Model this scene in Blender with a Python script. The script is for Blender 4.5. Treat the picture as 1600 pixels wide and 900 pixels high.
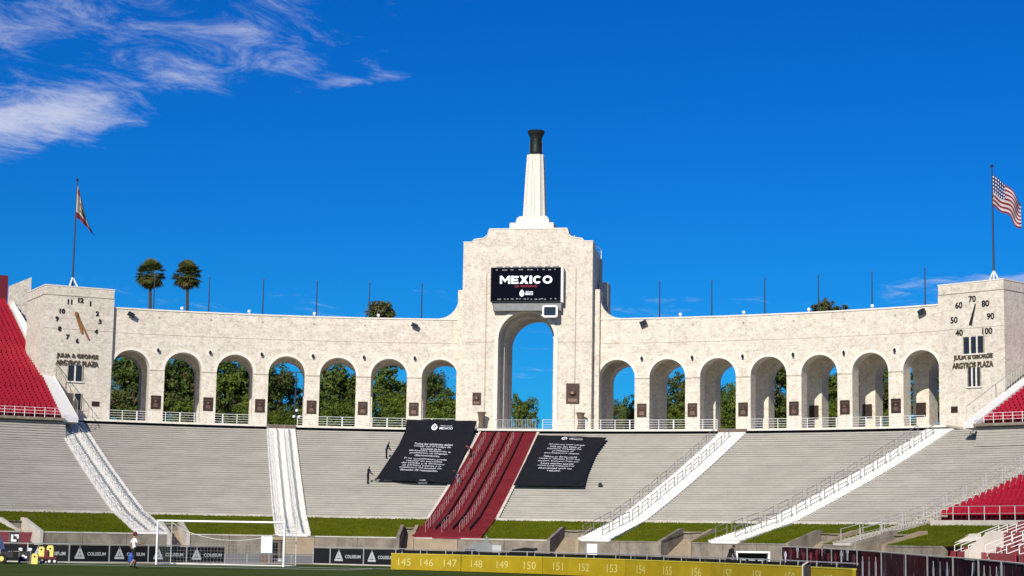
import bpy, math, random
from mathutils import Vector, Matrix
random.seed(7)
rad, sin, cos, pi = math.radians, math.sin, math.cos, math.pi
scn = bpy.context.scene
COL = scn.collection
for o in list(bpy.data.objects):
    bpy.data.objects.remove(o, do_unlink=True)

# ------------------------------------------------------------------ camera
K = Vector((33.4977, -125.716, 1.75))
RT = Vector((0.98687, 0.16043, 0.01645)).normalized()
FW = Vector((-0.16121, 0.97788, 0.13317)).normalized()
UP = RT.cross(FW).normalized()
cd = bpy.data.cameras.new('camera')
cam = bpy.data.objects.new('camera', cd)
COL.objects.link(cam)
M = Matrix((RT, UP, -FW)).transposed().to_4x4()
M.translation = K
cam.matrix_world = M
cd.sensor_width = 36
cd.lens = 65.7105
cd.clip_start = 0.5
cd.clip_end = 6000
scn.camera = cam

# ------------------------------------------------------------------ world, sun, exposure
SUN_EL, SUN_AZ = rad(28), rad(190)
w = bpy.data.worlds.new('World')
scn.world = w
w.use_nodes = True
nt = w.node_tree
nt.nodes.clear()
def N(t, **k):
    n = nt.nodes.new(t)
    for a, b in k.items():
        setattr(n, a, b)
    return n
def L(a, b):
    nt.links.new(a, b)
def mth(op, a, b=None, c=None, clamp=False):
    n = N('ShaderNodeMath', operation=op, use_clamp=clamp)
    for i, v in enumerate((a, b, c)):
        if v is None:
            continue
        if isinstance(v, (int, float)):
            n.inputs[i].default_value = v
        else:
            L(v, n.inputs[i])
    return n.outputs[0]
sky = N('ShaderNodeTexSky', sky_type='NISHITA', sun_disc=False, sun_elevation=SUN_EL, sun_rotation=SUN_AZ,
        air_density=1.0, dust_density=0.15, ozone_density=3.0)
hs = N('ShaderNodeHueSaturation')
hs.inputs['Hue'].default_value = 0.497
hs.inputs['Saturation'].default_value = 1.42
L(sky.outputs[0], hs.inputs['Color'])
tint = N('ShaderNodeMix', data_type='RGBA', blend_type='MULTIPLY')
tint.inputs[0].default_value = 1
L(hs.outputs[0], tint.inputs[6])
tint.inputs[7].default_value = (0.05, 0.485, 0.95, 1)
tc = N('ShaderNodeTexCoord')
sp = N('ShaderNodeSeparateXYZ')
L(tc.outputs['Generated'], sp.inputs[0])
dz = mth('MAXIMUM', sp.outputs[2], 0.03)
cx = N('ShaderNodeCombineXYZ')
L(mth('DIVIDE', sp.outputs[0], dz), cx.inputs[0])
L(mth('DIVIDE', sp.outputs[1], dz), cx.inputs[1])
CLX, CLY = 1.0, 2.0
mp = N('ShaderNodeMapping')
mp.inputs['Rotation'].default_value = (0, 0, rad(-14))
mp.inputs['Location'].default_value = (CLX, CLY, 0)
mp.inputs['Scale'].default_value = (1.0, 0.62, 1)
L(cx.outputs[0], mp.inputs['Vector'])
n1 = N('ShaderNodeTexNoise')
n1.inputs['Scale'].default_value = 1.25
n1.inputs['Detail'].default_value = 9
n1.inputs['Roughness'].default_value = 0.62
n1.inputs['Distortion'].default_value = 0.35
L(mp.outputs[0], n1.inputs['Vector'])
n2 = N('ShaderNodeTexNoise')
n2.inputs['Scale'].default_value = 6.0
n2.inputs['Distortion'].default_value = 0.6
n2.inputs['Detail'].default_value = 8
n2.inputs['Roughness'].default_value = 0.74
L(mp.outputs[0], n2.inputs['Vector'])
el = mth('ARCSINE', sp.outputs[2])
bnd = mth('MULTIPLY_ADD', sp.outputs[0], 0.30, 0.185 + 0.30 * 0.41)
up_ = N('ShaderNodeMapRange', interpolation_type='SMOOTHSTEP')
L(mth('SUBTRACT', el, bnd), up_.inputs[0])
up_.inputs[1].default_value = -0.012
up_.inputs[2].default_value = 0.055
low = N('ShaderNodeMapRange', interpolation_type='SMOOTHSTEP')
L(el, low.inputs[0])
low.inputs[1].default_value = 0.15
low.inputs[2].default_value = 0.125
low.inputs[3].default_value = 0
low.inputs[4].default_value = 0.75
msk = mth('MAXIMUM', up_.outputs[0], low.outputs[0])
dens = mth('ADD', mth('MULTIPLY', n1.outputs[0], 0.50), mth('MULTIPLY', n2.outputs[0], 0.50))
# three cloud banks low in the east-north-east sky, by compass slope and height slope
yy = mth('MAXIMUM', sp.outputs[1], 0.05)
qa, qe = mth('DIVIDE', sp.outputs[0], yy), mth('DIVIDE', sp.outputs[2], yy)
front = mth('GREATER_THAN', sp.outputs[1], 0.06)
def bank(a0, e0, ra, re_, k, sl=0.0):
    da = mth('DIVIDE', mth('SUBTRACT', qa, a0), ra)
    de = mth('DIVIDE', mth('SUBTRACT', mth('SUBTRACT', qe, e0), mth('MULTIPLY', mth('SUBTRACT', qa, a0), sl)), re_)
    r2 = mth('ADD', mth('MULTIPLY', da, da), mth('MULTIPLY', de, de))
    return mth('MULTIPLY', mth('MULTIPLY', mth('EXPONENT', mth('MULTIPLY', r2, -1.0)), k), front)
bk = mth('ADD', mth('ADD', bank(-0.445, 0.232, 0.08, 0.021, 0.31, 0.12), bank(-0.45, 0.290, 0.09, 0.018, 0.11)), mth('ADD', bank(-0.31, 0.263, 0.09, 0.014, 0.08, 0.08), bank(-0.25, 0.2545, 0.06, 0.005, 0.16, 0.12)))
bk = mth('ADD', bk, bank(0.10, 0.139, 0.07, 0.006, 0.20))
cov = N('ShaderNodeMapRange', interpolation_type='SMOOTHSTEP')
L(mth('ADD', mth('ADD', dens, bk), mth('MULTIPLY', mth('SUBTRACT', msk, 1.0), 0.24)), cov.inputs[0])
cov.inputs[1].default_value = 0.47
cov.inputs[2].default_value = 0.74
cov.inputs[3].default_value = 0
cov.inputs[4].default_value = 0.88
cm = N('ShaderNodeMix', data_type='RGBA')
L(cov.outputs[0], cm.inputs[0])
L(tint.outputs[2], cm.inputs[6])
cm.inputs[7].default_value = (6.3, 6.7, 8.3, 1)
bg = N('ShaderNodeBackground')
bg.inputs['Strength'].default_value = 0.09
L(cm.outputs[2], bg.inputs['Color'])
wo = N('ShaderNodeOutputWorld')
L(bg.outputs[0], wo.inputs['Surface'])
sl = bpy.data.lights.new('sun', 'SUN')
sl.energy = 4.9
sl.angle = rad(0.53)
sl.color = (1.0, 0.93, 0.82)
sun = bpy.data.objects.new('sun', sl)
COL.objects.link(sun)
SD = Vector((sin(SUN_AZ) * cos(SUN_EL), cos(SUN_AZ) * cos(SUN_EL), sin(SUN_EL)))
sun.rotation_euler = SD.to_track_quat('Z', 'Y').to_euler()
sun.location = (-30, -100, 90)
scn.view_settings.view_transform = 'Standard'
scn.view_settings.look = 'None'
scn.view_settings.exposure = 0.12
scn.view_settings.gamma = 1

# ------------------------------------------------------------------ materials
def mat(name, col, rough=0.8, var=0.0, scale=1.0, col2=None, bump=0.0, bscale=None, metal=0.0, spec=0.3, detail=5, stretch=(1, 1, 1),
        emit=None, lo=0.35, hi=0.65):
    m = bpy.data.materials.new(name)
    m.use_nodes = True
    t = m.node_tree
    b = t.nodes['Principled BSDF']
    b.inputs['Roughness'].default_value = rough
    b.inputs['Metallic'].default_value = metal
    b.inputs['Specular IOR Level'].default_value = spec
    c = tuple(col) + (1,)
    if col2 is None and var > 0:
        col2 = tuple(max(0, x * (1 - var)) for x in col)
    g = t.nodes.new('ShaderNodeNewGeometry')
    mpn = t.nodes.new('ShaderNodeMapping')
    mpn.inputs['Scale'].default_value = stretch
    t.links.new(g.outputs['Position'], mpn.inputs['Vector'])
    if col2 is not None:
        n = t.nodes.new('ShaderNodeTexNoise')
        n.inputs['Scale'].default_value = scale
        n.inputs['Detail'].default_value = detail
        n.inputs['Roughness'].default_value = 0.65
        t.links.new(mpn.outputs[0], n.inputs['Vector'])
        r = t.nodes.new('ShaderNodeValToRGB')
        r.color_ramp.elements[0].position = lo
        r.color_ramp.elements[1].position = hi
        r.color_ramp.elements[0].color = tuple(col2) + (1,)
        r.color_ramp.elements[1].color = c
        t.links.new(n.outputs[0], r.inputs[0])
        t.links.new(r.outputs[0], b.inputs['Base Color'])
        m['ramp'] = r.name
    else:
        b.inputs['Base Color'].default_value = c
    if bump:
        n = t.nodes.new('ShaderNodeTexNoise')
        n.inputs['Scale'].default_value = bscale or scale * 4
        n.inputs['Detail'].default_value = 6
        t.links.new(mpn.outputs[0], n.inputs['Vector'])
        bp = t.nodes.new('ShaderNodeBump')
        bp.inputs['Strength'].default_value = bump
        bp.inputs['Distance'].default_value = 0.05
        t.links.new(n.outputs[0], bp.inputs['Height'])
        t.links.new(bp.outputs[0], b.inputs['Normal'])
    if emit:
        b.inputs['Emission Color'].default_value = tuple(emit[:3]) + (1,)
        b.inputs['Emission Strength'].default_value = emit[3]
    return m

def add_layer(m, col, scale, lo, hi, amount, stretch=(1, 1, 1), detail=6):
    """overlay a stain layer of its own shape on a material's base colour"""
    t = m.node_tree
    b = t.nodes['Principled BSDF']
    src = b.inputs['Base Color'].links[0].from_socket if b.inputs['Base Color'].links else None
    g = t.nodes.new('ShaderNodeNewGeometry')
    mpn = t.nodes.new('ShaderNodeMapping')
    mpn.inputs['Scale'].default_value = stretch
    t.links.new(g.outputs['Position'], mpn.inputs['Vector'])
    n = t.nodes.new('ShaderNodeTexNoise')
    n.inputs['Scale'].default_value = scale
    n.inputs['Detail'].default_value = detail
    n.inputs['Roughness'].default_value = 0.7
    t.links.new(mpn.outputs[0], n.inputs['Vector'])
    r = t.nodes.new('ShaderNodeMapRange')
    r.inputs[1].default_value = lo
    r.inputs[2].default_value = hi
    r.inputs[3].default_value = 0
    r.inputs[4].default_value = amount
    t.links.new(n.outputs[0], r.inputs[0])
    x = t.nodes.new('ShaderNodeMix')
    x.data_type = 'RGBA'
    t.links.new(r.outputs[0], x.inputs[0])
    if src:
        t.links.new(src, x.inputs[6])
    else:
        x.inputs[6].default_value = b.inputs['Base Color'].default_value
    x.inputs[7].default_value = tuple(col) + (1,)
    t.links.new(x.outputs[2], b.inputs['Base Color'])
    return m

MT = {}
MT['stone'] = add_layer(add_layer(add_layer(add_layer(mat('weathered_stone', (0.70, 0.64, 0.53), 0.9, col2=(0.60, 0.545, 0.455), scale=1.3, bump=0.6, bscale=2.5, detail=8, lo=.38, hi=.62),
                        (0.40, 0.34, 0.27), 1.7, 0.51, 0.65, 0.70, (1, 1, 1.5), 9), (0.40, 0.375, 0.33), 3.6, 0.52, 0.65, 0.70, (1, 1, 1.3), 5), (0.82, 0.78, 0.70), 3.1, 0.55, 0.68, 0.75, (1, 1, 1.7), 4),
                        (0.44, 0.39, 0.32), 1.6, 0.57, 0.74, 0.45, (1, 1, 0.10), 4)
def block_tone(m, bw, bh, amt, mortar):
    """quiet tone differences from cast block to cast block, with faint joints"""
    t = m.node_tree
    b = t.nodes['Principled BSDF']
    src = b.inputs['Base Color'].links[0].from_socket
    g = t.nodes.new('ShaderNodeNewGeometry')
    se = t.nodes.new('ShaderNodeSeparateXYZ'); t.links.new(g.outputs['Position'], se.inputs[0])
    cb = t.nodes.new('ShaderNodeCombineXYZ'); t.links.new(se.outputs[0], cb.inputs[0]); t.links.new(se.outputs[2], cb.inputs[1])
    br = t.nodes.new('ShaderNodeTexBrick')
    br.inputs['Scale'].default_value = 1.0
    br.inputs['Brick Width'].default_value = bw
    br.inputs['Row Height'].default_value = bh
    br.inputs['Mortar Size'].default_value = 0.018
    br.inputs['Color1'].default_value = (1, 1, 1, 1)
    br.inputs['Color2'].default_value = (1 - amt, 1 - amt, 1 - amt * 1.15, 1)
    br.inputs['Mortar'].default_value = (mortar, mortar, mortar, 1)
    t.links.new(cb.outputs[0], br.inputs['Vector'])
    x = t.nodes.new('ShaderNodeMix'); x.data_type = 'RGBA'; x.blend_type = 'MULTIPLY'
    x.inputs[0].default_value = 1
    t.links.new(src, x.inputs[6]); t.links.new(br.outputs['Color'], x.inputs[7])
    t.links.new(x.outputs[2], b.inputs['Base Color'])
block_tone(MT['stone'], 1.9, 0.78, 0.10, 0.86)
MT['stone_pale'] = mat('pale_trim_stone', (0.72, 0.675, 0.59), 0.9, 0.14, 1.6, bump=0.2)
MT['stone_line'] = mat('weathered_joint', (0.40, 0.35, 0.28), 0.9, 0.3, 2)
MT['stone_band'] = mat('faint_course_stone', (0.55, 0.49, 0.40), 0.9, 0.35, 1.3)
MT['concrete'] = add_layer(mat('stained_concrete', (0.27, 0.235, 0.185), 0.92, 0.35, 0.9, bump=0.4), (0.10, 0.085, 0.065), 1.1, 0.48, 0.68, 0.75, (1, 1, 0.3))
MT['concrete_tan'] = add_layer(mat('tan_concrete', (0.36, 0.285, 0.19), 0.92, 0.22, 1.2, bump=0.3), (0.28, 0.22, 0.15), 1.8, 0.52, 0.72, 0.5)
MT['concrete_pale'] = mat('pale_concrete', (0.56, 0.52, 0.45), 0.9, 0.25, 0.8, bump=0.2)
MT['bench'] = add_layer(mat('grey_bench_board', (0.38, 0.36, 0.31), 0.75, 0.14, 0.35), (0.30, 0.28, 0.245), 1.1, 0.53, 0.72, 0.55)
add_layer(MT['bench'], (0.25, 0.235, 0.21), 4.5, 0.60, 0.70, 0.8)
add_layer(MT['bench'], (0.44, 0.415, 0.36), 0.22, 0.48, 0.66, 0.55)
MT['riser'] = mat('seating_concrete', (0.37, 0.345, 0.30), 0.92, 0.30, 0.7)
MT['white'] = add_layer(mat('white_paint', (0.78, 0.765, 0.72), 0.75, 0.08, 2), (0.48, 0.45, 0.40), 2.6, 0.55, 0.72, 0.5)
add_layer(MT['white'], (0.40, 0.38, 0.34), 7.0, 0.60, 0.72, 0.5)
MT['white_clean'] = mat('clean_white_paint', (0.82, 0.81, 0.78), 0.5)
MT['redstair'] = add_layer(mat('crimson_stair_paint', (0.215, 0.024, 0.034), 0.85, 0.25, 1.2, spec=0.1), (0.27, 0.075, 0.08), 2.6, 0.55, 0.75, 0.5)
add_layer(MT['redstair'], (0.10, 0.012, 0.016), 3.5, 0.54, 0.72, 0.6)
MT['reddark'] = mat('dark_crimson', (0.06, 0.008, 0.012), 0.8)
MT['redseat'] = mat('cardinal_seat_plastic', (0.36, 0.008, 0.022), 0.45, 0.22, 0.6, spec=0.4)
MT['redbase'] = mat('cardinal_stand_base', (0.20, 0.012, 0.02), 0.8, 0.2, 0.8)
MT['maroon'] = mat('maroon_panel', (0.13, 0.012, 0.02), 0.6)
MT['lawn'] = add_layer(mat('bank_lawn', (0.090, 0.105, 0.004), 1.0, col2=(0.058, 0.076, 0.003), scale=0.8, bump=0.7, bscale=14, spec=0.05), (0.13, 0.125, 0.012), 0.35, 0.5, 0.7, 0.45)
add_layer(MT['lawn'], (0.15, 0.12, 0.045), 1.1, 0.60, 0.72, 0.55)
add_layer(MT['lawn'], (0.035, 0.055, 0.004), 2.4, 0.56, 0.70, 0.6)
MT['turf'] = add_layer(mat('field_turf', (0.058, 0.085, 0.014), 1.0, col2=(0.044, 0.070, 0.011), scale=0.5, bump=0.5, bscale=20, spec=0.05), (0.085, 0.115, 0.03), 0.16, 0.46, 0.6, 0.5, (0.25, 1.6, 1))
MT['apron'] = mat('apron_concrete', (0.27, 0.26, 0.235), 0.9, 0.2, 0.4)
MT['plaza'] = mat('plaza_paving', (0.33, 0.30, 0.26), 0.9, 0.15, 0.5)
MT['earth'] = mat('earth', (0.16, 0.135, 0.10), 0.95, 0.3, 0.1)
MT['bronze'] = mat('dark_bronze', (0.060, 0.040, 0.030), 0.5, 0.4, 5, metal=0.5)
MT['bronze_hi'] = mat('worn_bronze_relief', (0.20, 0.12, 0.09), 0.45, 0.4, 9, metal=0.5)
MT['torch'] = mat('patinated_torch_bronze', (0.035, 0.042, 0.038), 0.45, 0.4, 2.5, metal=0.6)
MT['letter'] = mat('dark_bronze_letter', (0.11, 0.085, 0.05), 0.6, metal=0.3)
MT['hand'] = mat('rusty_brown_hand', (0.30, 0.135, 0.05), 0.6, 0.2, 3)
MT['black'] = mat('black_metal', (0.015, 0.015, 0.017), 0.5)
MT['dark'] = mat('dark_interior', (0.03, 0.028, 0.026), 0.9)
MT['glass'] = mat('dark_window_glass', (0.02, 0.022, 0.026), 0.12, spec=0.6)
MT['steel'] = mat('galvanised_rail', (0.50, 0.50, 0.47), 0.4, metal=0.4)
MT['rail_white'] = mat('white_rail_paint', (0.72, 0.72, 0.69), 0.45)
MT['rail_brown'] = mat('brown_mesh_fence', (0.28, 0.22, 0.16), 0.7)
MT['pole'] = mat('dark_pole_paint', (0.035, 0.05, 0.075), 0.5)
MT['vinyl'] = mat('black_vinyl_banner', (0.009, 0.010, 0.012), 0.7, 0.3, 3, spec=0.15)
MT['navy'] = mat('navy_banner_cloth', (0.013, 0.013, 0.018), 0.9, spec=0.1, var=0.25, scale=0.8, bump=0.3, bscale=1.2)
MT['print_white'] = mat('white_print', (0.78, 0.78, 0.80), 0.6)
MT['print_grey'] = mat('grey_print', (0.40, 0.42, 0.43), 0.6)
MT['yellow'] = add_layer(mat('yellow_board_paint', (0.38, 0.27, 0.006), 0.6, 0.18, 1.1), (0.46, 0.35, 0.02), 0.9, 0.5, 0.7, 0.5)
MT['yellow_num'] = mat('pale_yellow_number', (0.56, 0.49, 0.16), 0.6)
MT['yellow_edge'] = mat('yellow_board_edge', (0.50, 0.42, 0.05), 0.6)
MT['can'] = mat('yellow_can_plastic', (0.75, 0.62, 0.16), 0.4)
MT['screen'] = mat('unlit_screen_face', (0.003, 0.003, 0.006), 0.9, spec=0.02, emit=(0.002, 0.002, 0.007, 1.0))
MT['screen_white'] = mat('lit_screen_white', (0.8, 0.8, 0.85), 0.4, emit=(0.85, 0.85, 1.0, 0.85))
MT['screen_red'] = mat('lit_screen_red', (0.3, 0.01, 0.03), 0.4, emit=(0.5, 0.02, 0.06, 0.35))
MT['trunk'] = mat('bark', (0.12, 0.09, 0.06), 0.95, 0.4, 4, bump=0.4)
MT['palm_trunk'] = mat('palm_bark', (0.075, 0.058, 0.042), 0.95, 0.4, 4)
def leafmat(name, a, b):
    m = mat(name, a, 0.6, col2=b, scale=0.7, spec=0.25)
    t = m.node_tree
    bs = t.nodes['Principled BSDF']
    tr = t.nodes.new('ShaderNodeBsdfTranslucent')
    mx = t.nodes.new('ShaderNodeMixShader')
    mx.inputs[0].default_value = 0.28
    t.links.new(t.nodes[m['ramp']].outputs[0], tr.inputs['Color'])
    t.links.new(bs.outputs[0], mx.inputs[1])
    t.links.new(tr.outputs[0], mx.inputs[2])
    t.links.new(mx.outputs[0], t.nodes['Material Output'].inputs['Surface'])
    return m
MT['leaf'] = leafmat('tree_leaf', (0.105, 0.150, 0.026), (0.055, 0.090, 0.018))
MT['leaf2'] = leafmat('shrub_leaf', (0.155, 0.205, 0.022), (0.095, 0.140, 0.016))
MT['leaf3'] = leafmat('dry_leaf', (0.15, 0.130, 0.05), (0.085, 0.09, 0.03))
MT['palm'] = leafmat('palm_frond', (0.14, 0.155, 0.04), (0.085, 0.10, 0.025))
MT['palm_dry'] = leafmat('dry_palm_frond', (0.24, 0.18, 0.08), (0.14, 0.11, 0.05))
MT['skin'] = mat('skin', (0.36, 0.20, 0.135), 0.6)
MT['skin_dark'] = mat('brown_skin', (0.16, 0.085, 0.055), 0.6)
MT['cloth_black'] = mat('black_cloth', (0.012, 0.011, 0.013), 0.9)
MT['cloth_white'] = mat('white_cloth', (0.78, 0.78, 0.79), 0.85, 0.08, 6)
MT['cloth_red'] = mat('dark_red_cloth', (0.16, 0.015, 0.025), 0.85)
MT['hair'] = mat('dark_hair', (0.018, 0.012, 0.010), 0.7)
MT['blue'] = mat('blue_plastic', (0.02, 0.07, 0.30), 0.5)
MT['grey_plastic'] = mat('grey_plastic', (0.22, 0.23, 0.23), 0.6, 0.2, 2)
MT['board_white'] = mat('white_board', (0.74, 0.78, 0.80), 0.5)
MT['net'] = mat('net_cord', (0.55, 0.55, 0.50), 0.8)
MT['tyre'] = mat('rubber', (0.015, 0.015, 0.015), 0.8)
MT['brown'] = mat('brown_panel', (0.13, 0.095, 0.07), 0.8)

# ------------------------------------------------------------------ mesh building helpers
class MB:
    def __init__(s):
        s.v, s.f, s.mi, s.cur = [], [], [], 0
    def add(s, vs, fs):
        b = len(s.v)
        s.v += [tuple(v) for v in vs]
        s.f += [tuple(b + i for i in f) for f in fs]
        s.mi += [s.cur] * len(fs)
        return s
    def hexa(s, a, b):
        """a: four bottom points in order, b: four top points"""
        return s.add(list(a) + list(b), [(3, 2, 1, 0), (4, 5, 6, 7), (0, 1, 5, 4), (1, 2, 6, 5), (2, 3, 7, 6), (3, 0, 4, 7)])
    def box(s, c, size, ax=None):
        c = Vector(c)
        X, Y, Z = ax if ax else (Vector((1, 0, 0)), Vector((0, 1, 0)), Vector((0, 0, 1)))
        x, y, z = X * size[0] / 2, Y * size[1] / 2, Z * size[2] / 2
        return s.hexa([c - x - y - z, c + x - y - z, c + x + y - z, c - x + y - z], [c - x - y + z, c + x - y + z, c + x + y + z, c - x + y + z])
    def tube(s, p, q, r, r2=None, n=6, cap=True):
        p, q = Vector(p), Vector(q)
        d = (q - p)
        if d.length < 1e-6:
            return s
        d.normalize()
        a = d.orthogonal().normalized()
        b = d.cross(a)
        r2 = r if r2 is None else r2
        vs = [p + (a * cos(2 * pi * i / n) + b * sin(2 * pi * i / n)) * r for i in range(n)] + \
             [q + (a * cos(2 * pi * i / n) + b * sin(2 * pi * i / n)) * r2 for i in range(n)]
        fs = [(i, (i + 1) % n, n + (i + 1) % n, n + i) for i in range(n)]
        if cap:
            fs += [tuple(range(n - 1, -1, -1)), tuple(range(n, 2 * n))]
        return s.add(vs, fs)
    def path(s, pts, r, n=6):
        for a, b in zip(pts[:-1], pts[1:]):
            s.tube(a, b, r, n=n)
        return s
    def lathe(s, c, prof, n=16):
        """prof: list of (radius, z)"""
        c = Vector(c)
        vs = [c + Vector((r * cos(2 * pi * i / n), r * sin(2 * pi * i / n), z)) for r, z in prof for i in range(n)]
        fs = []
        for k in range(len(prof) - 1):
            for i in range(n):
                j = (i + 1) % n
                fs.append((k * n + i, k * n + j, (k + 1) * n + j, (k + 1) * n + i))
        fs.append(tuple(range(n - 1, -1, -1)))
        fs.append(tuple(range((len(prof) - 1) * n, len(prof) * n)))
        return s.add(vs, fs)
    def prism(s, poly, O, U, V, W):
        """2D polygon (list of (a,b)) in plane O+aU+bV, extruded by vector W"""
        O, U, V, W = Vector(O), Vector(U), Vector(V), Vector(W)
        n = len(poly)
        f = [O + U * a + V * b for a, b in poly]
        vs = f + [p + W for p in f]
        fs = [tuple(range(n)), tuple(range(2 * n - 1, n - 1, -1))]
        fs += [(i, n + i, n + (i + 1) % n, (i + 1) % n) for i in range(n)]
        return s.add(vs, fs)
    def arcslab(s, C, r0, r1, z0, z1, a0, a1, n):
        vs = []
        for i in range(n + 1):
            a = a0 + (a1 - a0) * i / n
            for r, z in ((r0, z0), (r1, z0), (r1, z1), (r0, z1)):
                vs.append((C[0] + r * sin(a), C[1] + r * cos(a), z))
        fs = [(3, 2, 1, 0), (4 * n, 4 * n + 1, 4 * n + 2, 4 * n + 3)]
        for i in range(n):
            b = 4 * i
            for k in range(4):
                fs.append((b + k, b + (k + 1) % 4, b + 4 + (k + 1) % 4, b + 4 + k))
        return s.add(vs, fs)
    def build(s, name, m, parent=None, smooth=False, origin=None):
        me = bpy.data.meshes.new(name)
        if origin is None:
            if parent is not None:
                origin = WORLD[parent.name]
            else:
                xs = [v[0] for v in s.v]; ys = [v[1] for v in s.v]; zs = [v[2] for v in s.v]
                origin = Vector(((min(xs) + max(xs)) / 2, (min(ys) + max(ys)) / 2, min(zs)))
        origin = Vector(origin)
        me.from_pydata([(v[0] - origin.x, v[1] - origin.y, v[2] - origin.z) for v in s.v], [], s.f)
        ms = m if isinstance(m, (list, tuple)) else [m]
        for x in ms:
            me.materials.append(MT[x] if isinstance(x, str) else x)
        if len(ms) > 1:
            me.polygons.foreach_set('material_index', s.mi)
        if smooth:
            me.polygons.foreach_set('use_smooth', [True] * len(me.polygons))
        me.update()
        o = bpy.data.objects.new(name, me)
        COL.objects.link(o)
        if parent is not None:
            o.parent = parent
            o.location = origin - WORLD[parent.name]
        else:
            o.location = origin
        WORLD[o.name] = origin.copy()
        return o
WORLD = {}
def tag(o, label=None, cat=None, group=None, kind=None):
    if label: o['label'] = label
    if cat: o['category'] = cat
    if group: o['group'] = group
    if kind: o['kind'] = kind
    return o
def thing(name, loc, label, cat, group=None):
    o = bpy.data.objects.new(name, None)
    o.empty_display_size = 0.3
    COL.objects.link(o)
    o.location = loc
    WORLD[o.name] = Vector(loc)
    return tag(o, label, cat, group)
ORD = ['first', 'second', 'third', 'fourth', 'fifth', 'sixth', 'seventh', 'eighth', 'ninth', 'tenth', 'eleventh', 'twelfth', 'thirteenth', 'fourteenth', 'fifteenth', 'sixteenth']

FPX = 2920.465
def ray(x, y):
    return (FW + RT * ((x - 800) / FPX) - UP * ((y - 450) / FPX))
def at_y(x, y, Y):
    d = ray(x, y)
    return K + d * ((Y - K.y) / d.y)
def at_z(x, y, z):
    d = ray(x, y)
    return K + d * ((z - K.z) / d.z)
def at_d(x, D, z=0.0):
    d = ray(x, 860)
    p = K + d * (D / math.hypot(d.x, d.y))
    p.z = z
    return p
def at_plane(x, y, O, Nn):
    d = ray(x, y)
    return K + d * ((O - K).dot(Nn) / d.dot(Nn))

_tc = {}
def text_geo(s, bold=0.0, spacing=1.0):
    key = (s, bold, spacing)
    if key in _tc:
        return _tc[key]
    c = bpy.data.curves.new('t', 'FONT')
    c.body = s
    c.align_x = 'CENTER'
    c.align_y = 'CENTER'
    c.resolution_u = 3
    c.offset = bold
    c.space_character = spacing
    o = bpy.data.objects.new('t', c)
    COL.objects.link(o)
    bpy.context.view_layer.update()
    me = o.to_mesh()
    vs = [v.co.copy() for v in me.vertices]
    fs = [tuple(p.vertices) for p in me.polygons]
    o.to_mesh_clear()
    bpy.data.objects.remove(o)
    bpy.data.curves.remove(c)
    x0, x1 = min(v.x for v in vs), max(v.x for v in vs)
    y0, y1 = min(v.y for v in vs), max(v.y for v in vs)
    vs = [((v.x - (x0 + x1) / 2), (v.y - (y0 + y1) / 2)) for v in vs]
    _tc[key] = (vs, fs, x1 - x0, y1 - y0)
    return _tc[key]
def text_on(mb, s, O, U, V, width=None, height=None, off=Vector((0, 0, 0)), thick=None, bold=0.0, spacing=1.0):
    vs, fs, w0, h0 = text_geo(s, bold, spacing)
    sx = (width / w0) if width else None
    sy = (height / h0) if height else None
    sx = sx or sy
    sy = sy or sx
    P = [Vector(O) + Vector(U) * (a * sx) + Vector(V) * (b * sy) + off for a, b in vs]
    mb.add(P, fs)
    if thick is not None:      # raised letters: add side walls from boundary edges
        cnt = {}
        for f in fs:
            for i in range(len(f)):
                e = (f[i], f[(i + 1) % len(f)])
                cnt[e] = 1
        Q = [p - thick for p in P]
        side = [e for e in cnt if (e[1], e[0]) not in cnt]
        vv, ff = [], []
        for a, b in side:
            k = len(vv)
            vv += [P[a], Q[a], Q[b], P[b]]
            ff.append((k, k + 1, k + 2, k + 3))
        mb.add(vv, ff)

# ------------------------------------------------------------------ plan of the stadium
CB = Vector((1.569, -5.905, 0))
R = 90.422
DPH = 6.0 / R
PH0 = 0.11613
HALF = 2.124
Z_CROWN = 22.62
Z_SPR = Z_CROWN - HALF
Z_TOP = 27.31
Z_TER = 14.10
F_IN, Z_IN = 57.45, 3.575
W_IN, Z_W = 48.325, 1.78
PSI = {'A': -0.582, 'B': -0.319, 'C': -0.029, 'D': 0.257, 'E': 0.520, 'F': 0.775}
SW = {'A': 3.09, 'B': 3.18, 'C': 6.37, 'D': 3.1, 'E': 3.1, 'F': 1.9}
def pol(psi, rho, z):
    return Vector((CB.x + rho * sin(psi), CB.y + rho * cos(psi), z))
def sstep(x):
    x = max(0, min(1, x))
    return x * x * (3 - 2 * x)
def seat(f, psi):
    """seating slope: radius and height at fraction f of the run"""
    return F_IN + f * 31.93, Z_IN + 8.94 * f + 1.11 * f * f
def seat_steep(f):
    """the steeper slope of the stands past the last stair on the right"""
    return F_IN + f * 31.93, Z_IN + 10.1 * f + 2.30 * f * f
def seat_end(f):
    """rows tucked in under the red stands: same heights, shallow treads above four fifths of the run"""
    return F_IN + 31.93 * (min(f, .8) + max(0, f - .8) * .12), Z_IN + 8.94 * f + 1.11 * f * f
def seat_hit(x, y, lift=0.0):
    """where the line of sight meets the seating slope"""
    d = ray(x, y)
    lo, hi = 170.0, 240.0
    best = None
    for i in range(1400):
        t = lo + (hi - lo) * i / 1400
        p = K + d * t
        v = p - CB
        rho = math.hypot(v.x, v.y)
        f = (rho - F_IN) / 31.93
        z = Z_IN + 8.94 * f + 1.11 * f * f + lift if f > 0 else Z_W + (rho - W_IN) * (Z_IN - Z_W) / (F_IN - W_IN) + lift
        if p.z <= z:
            return p
    return p

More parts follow.
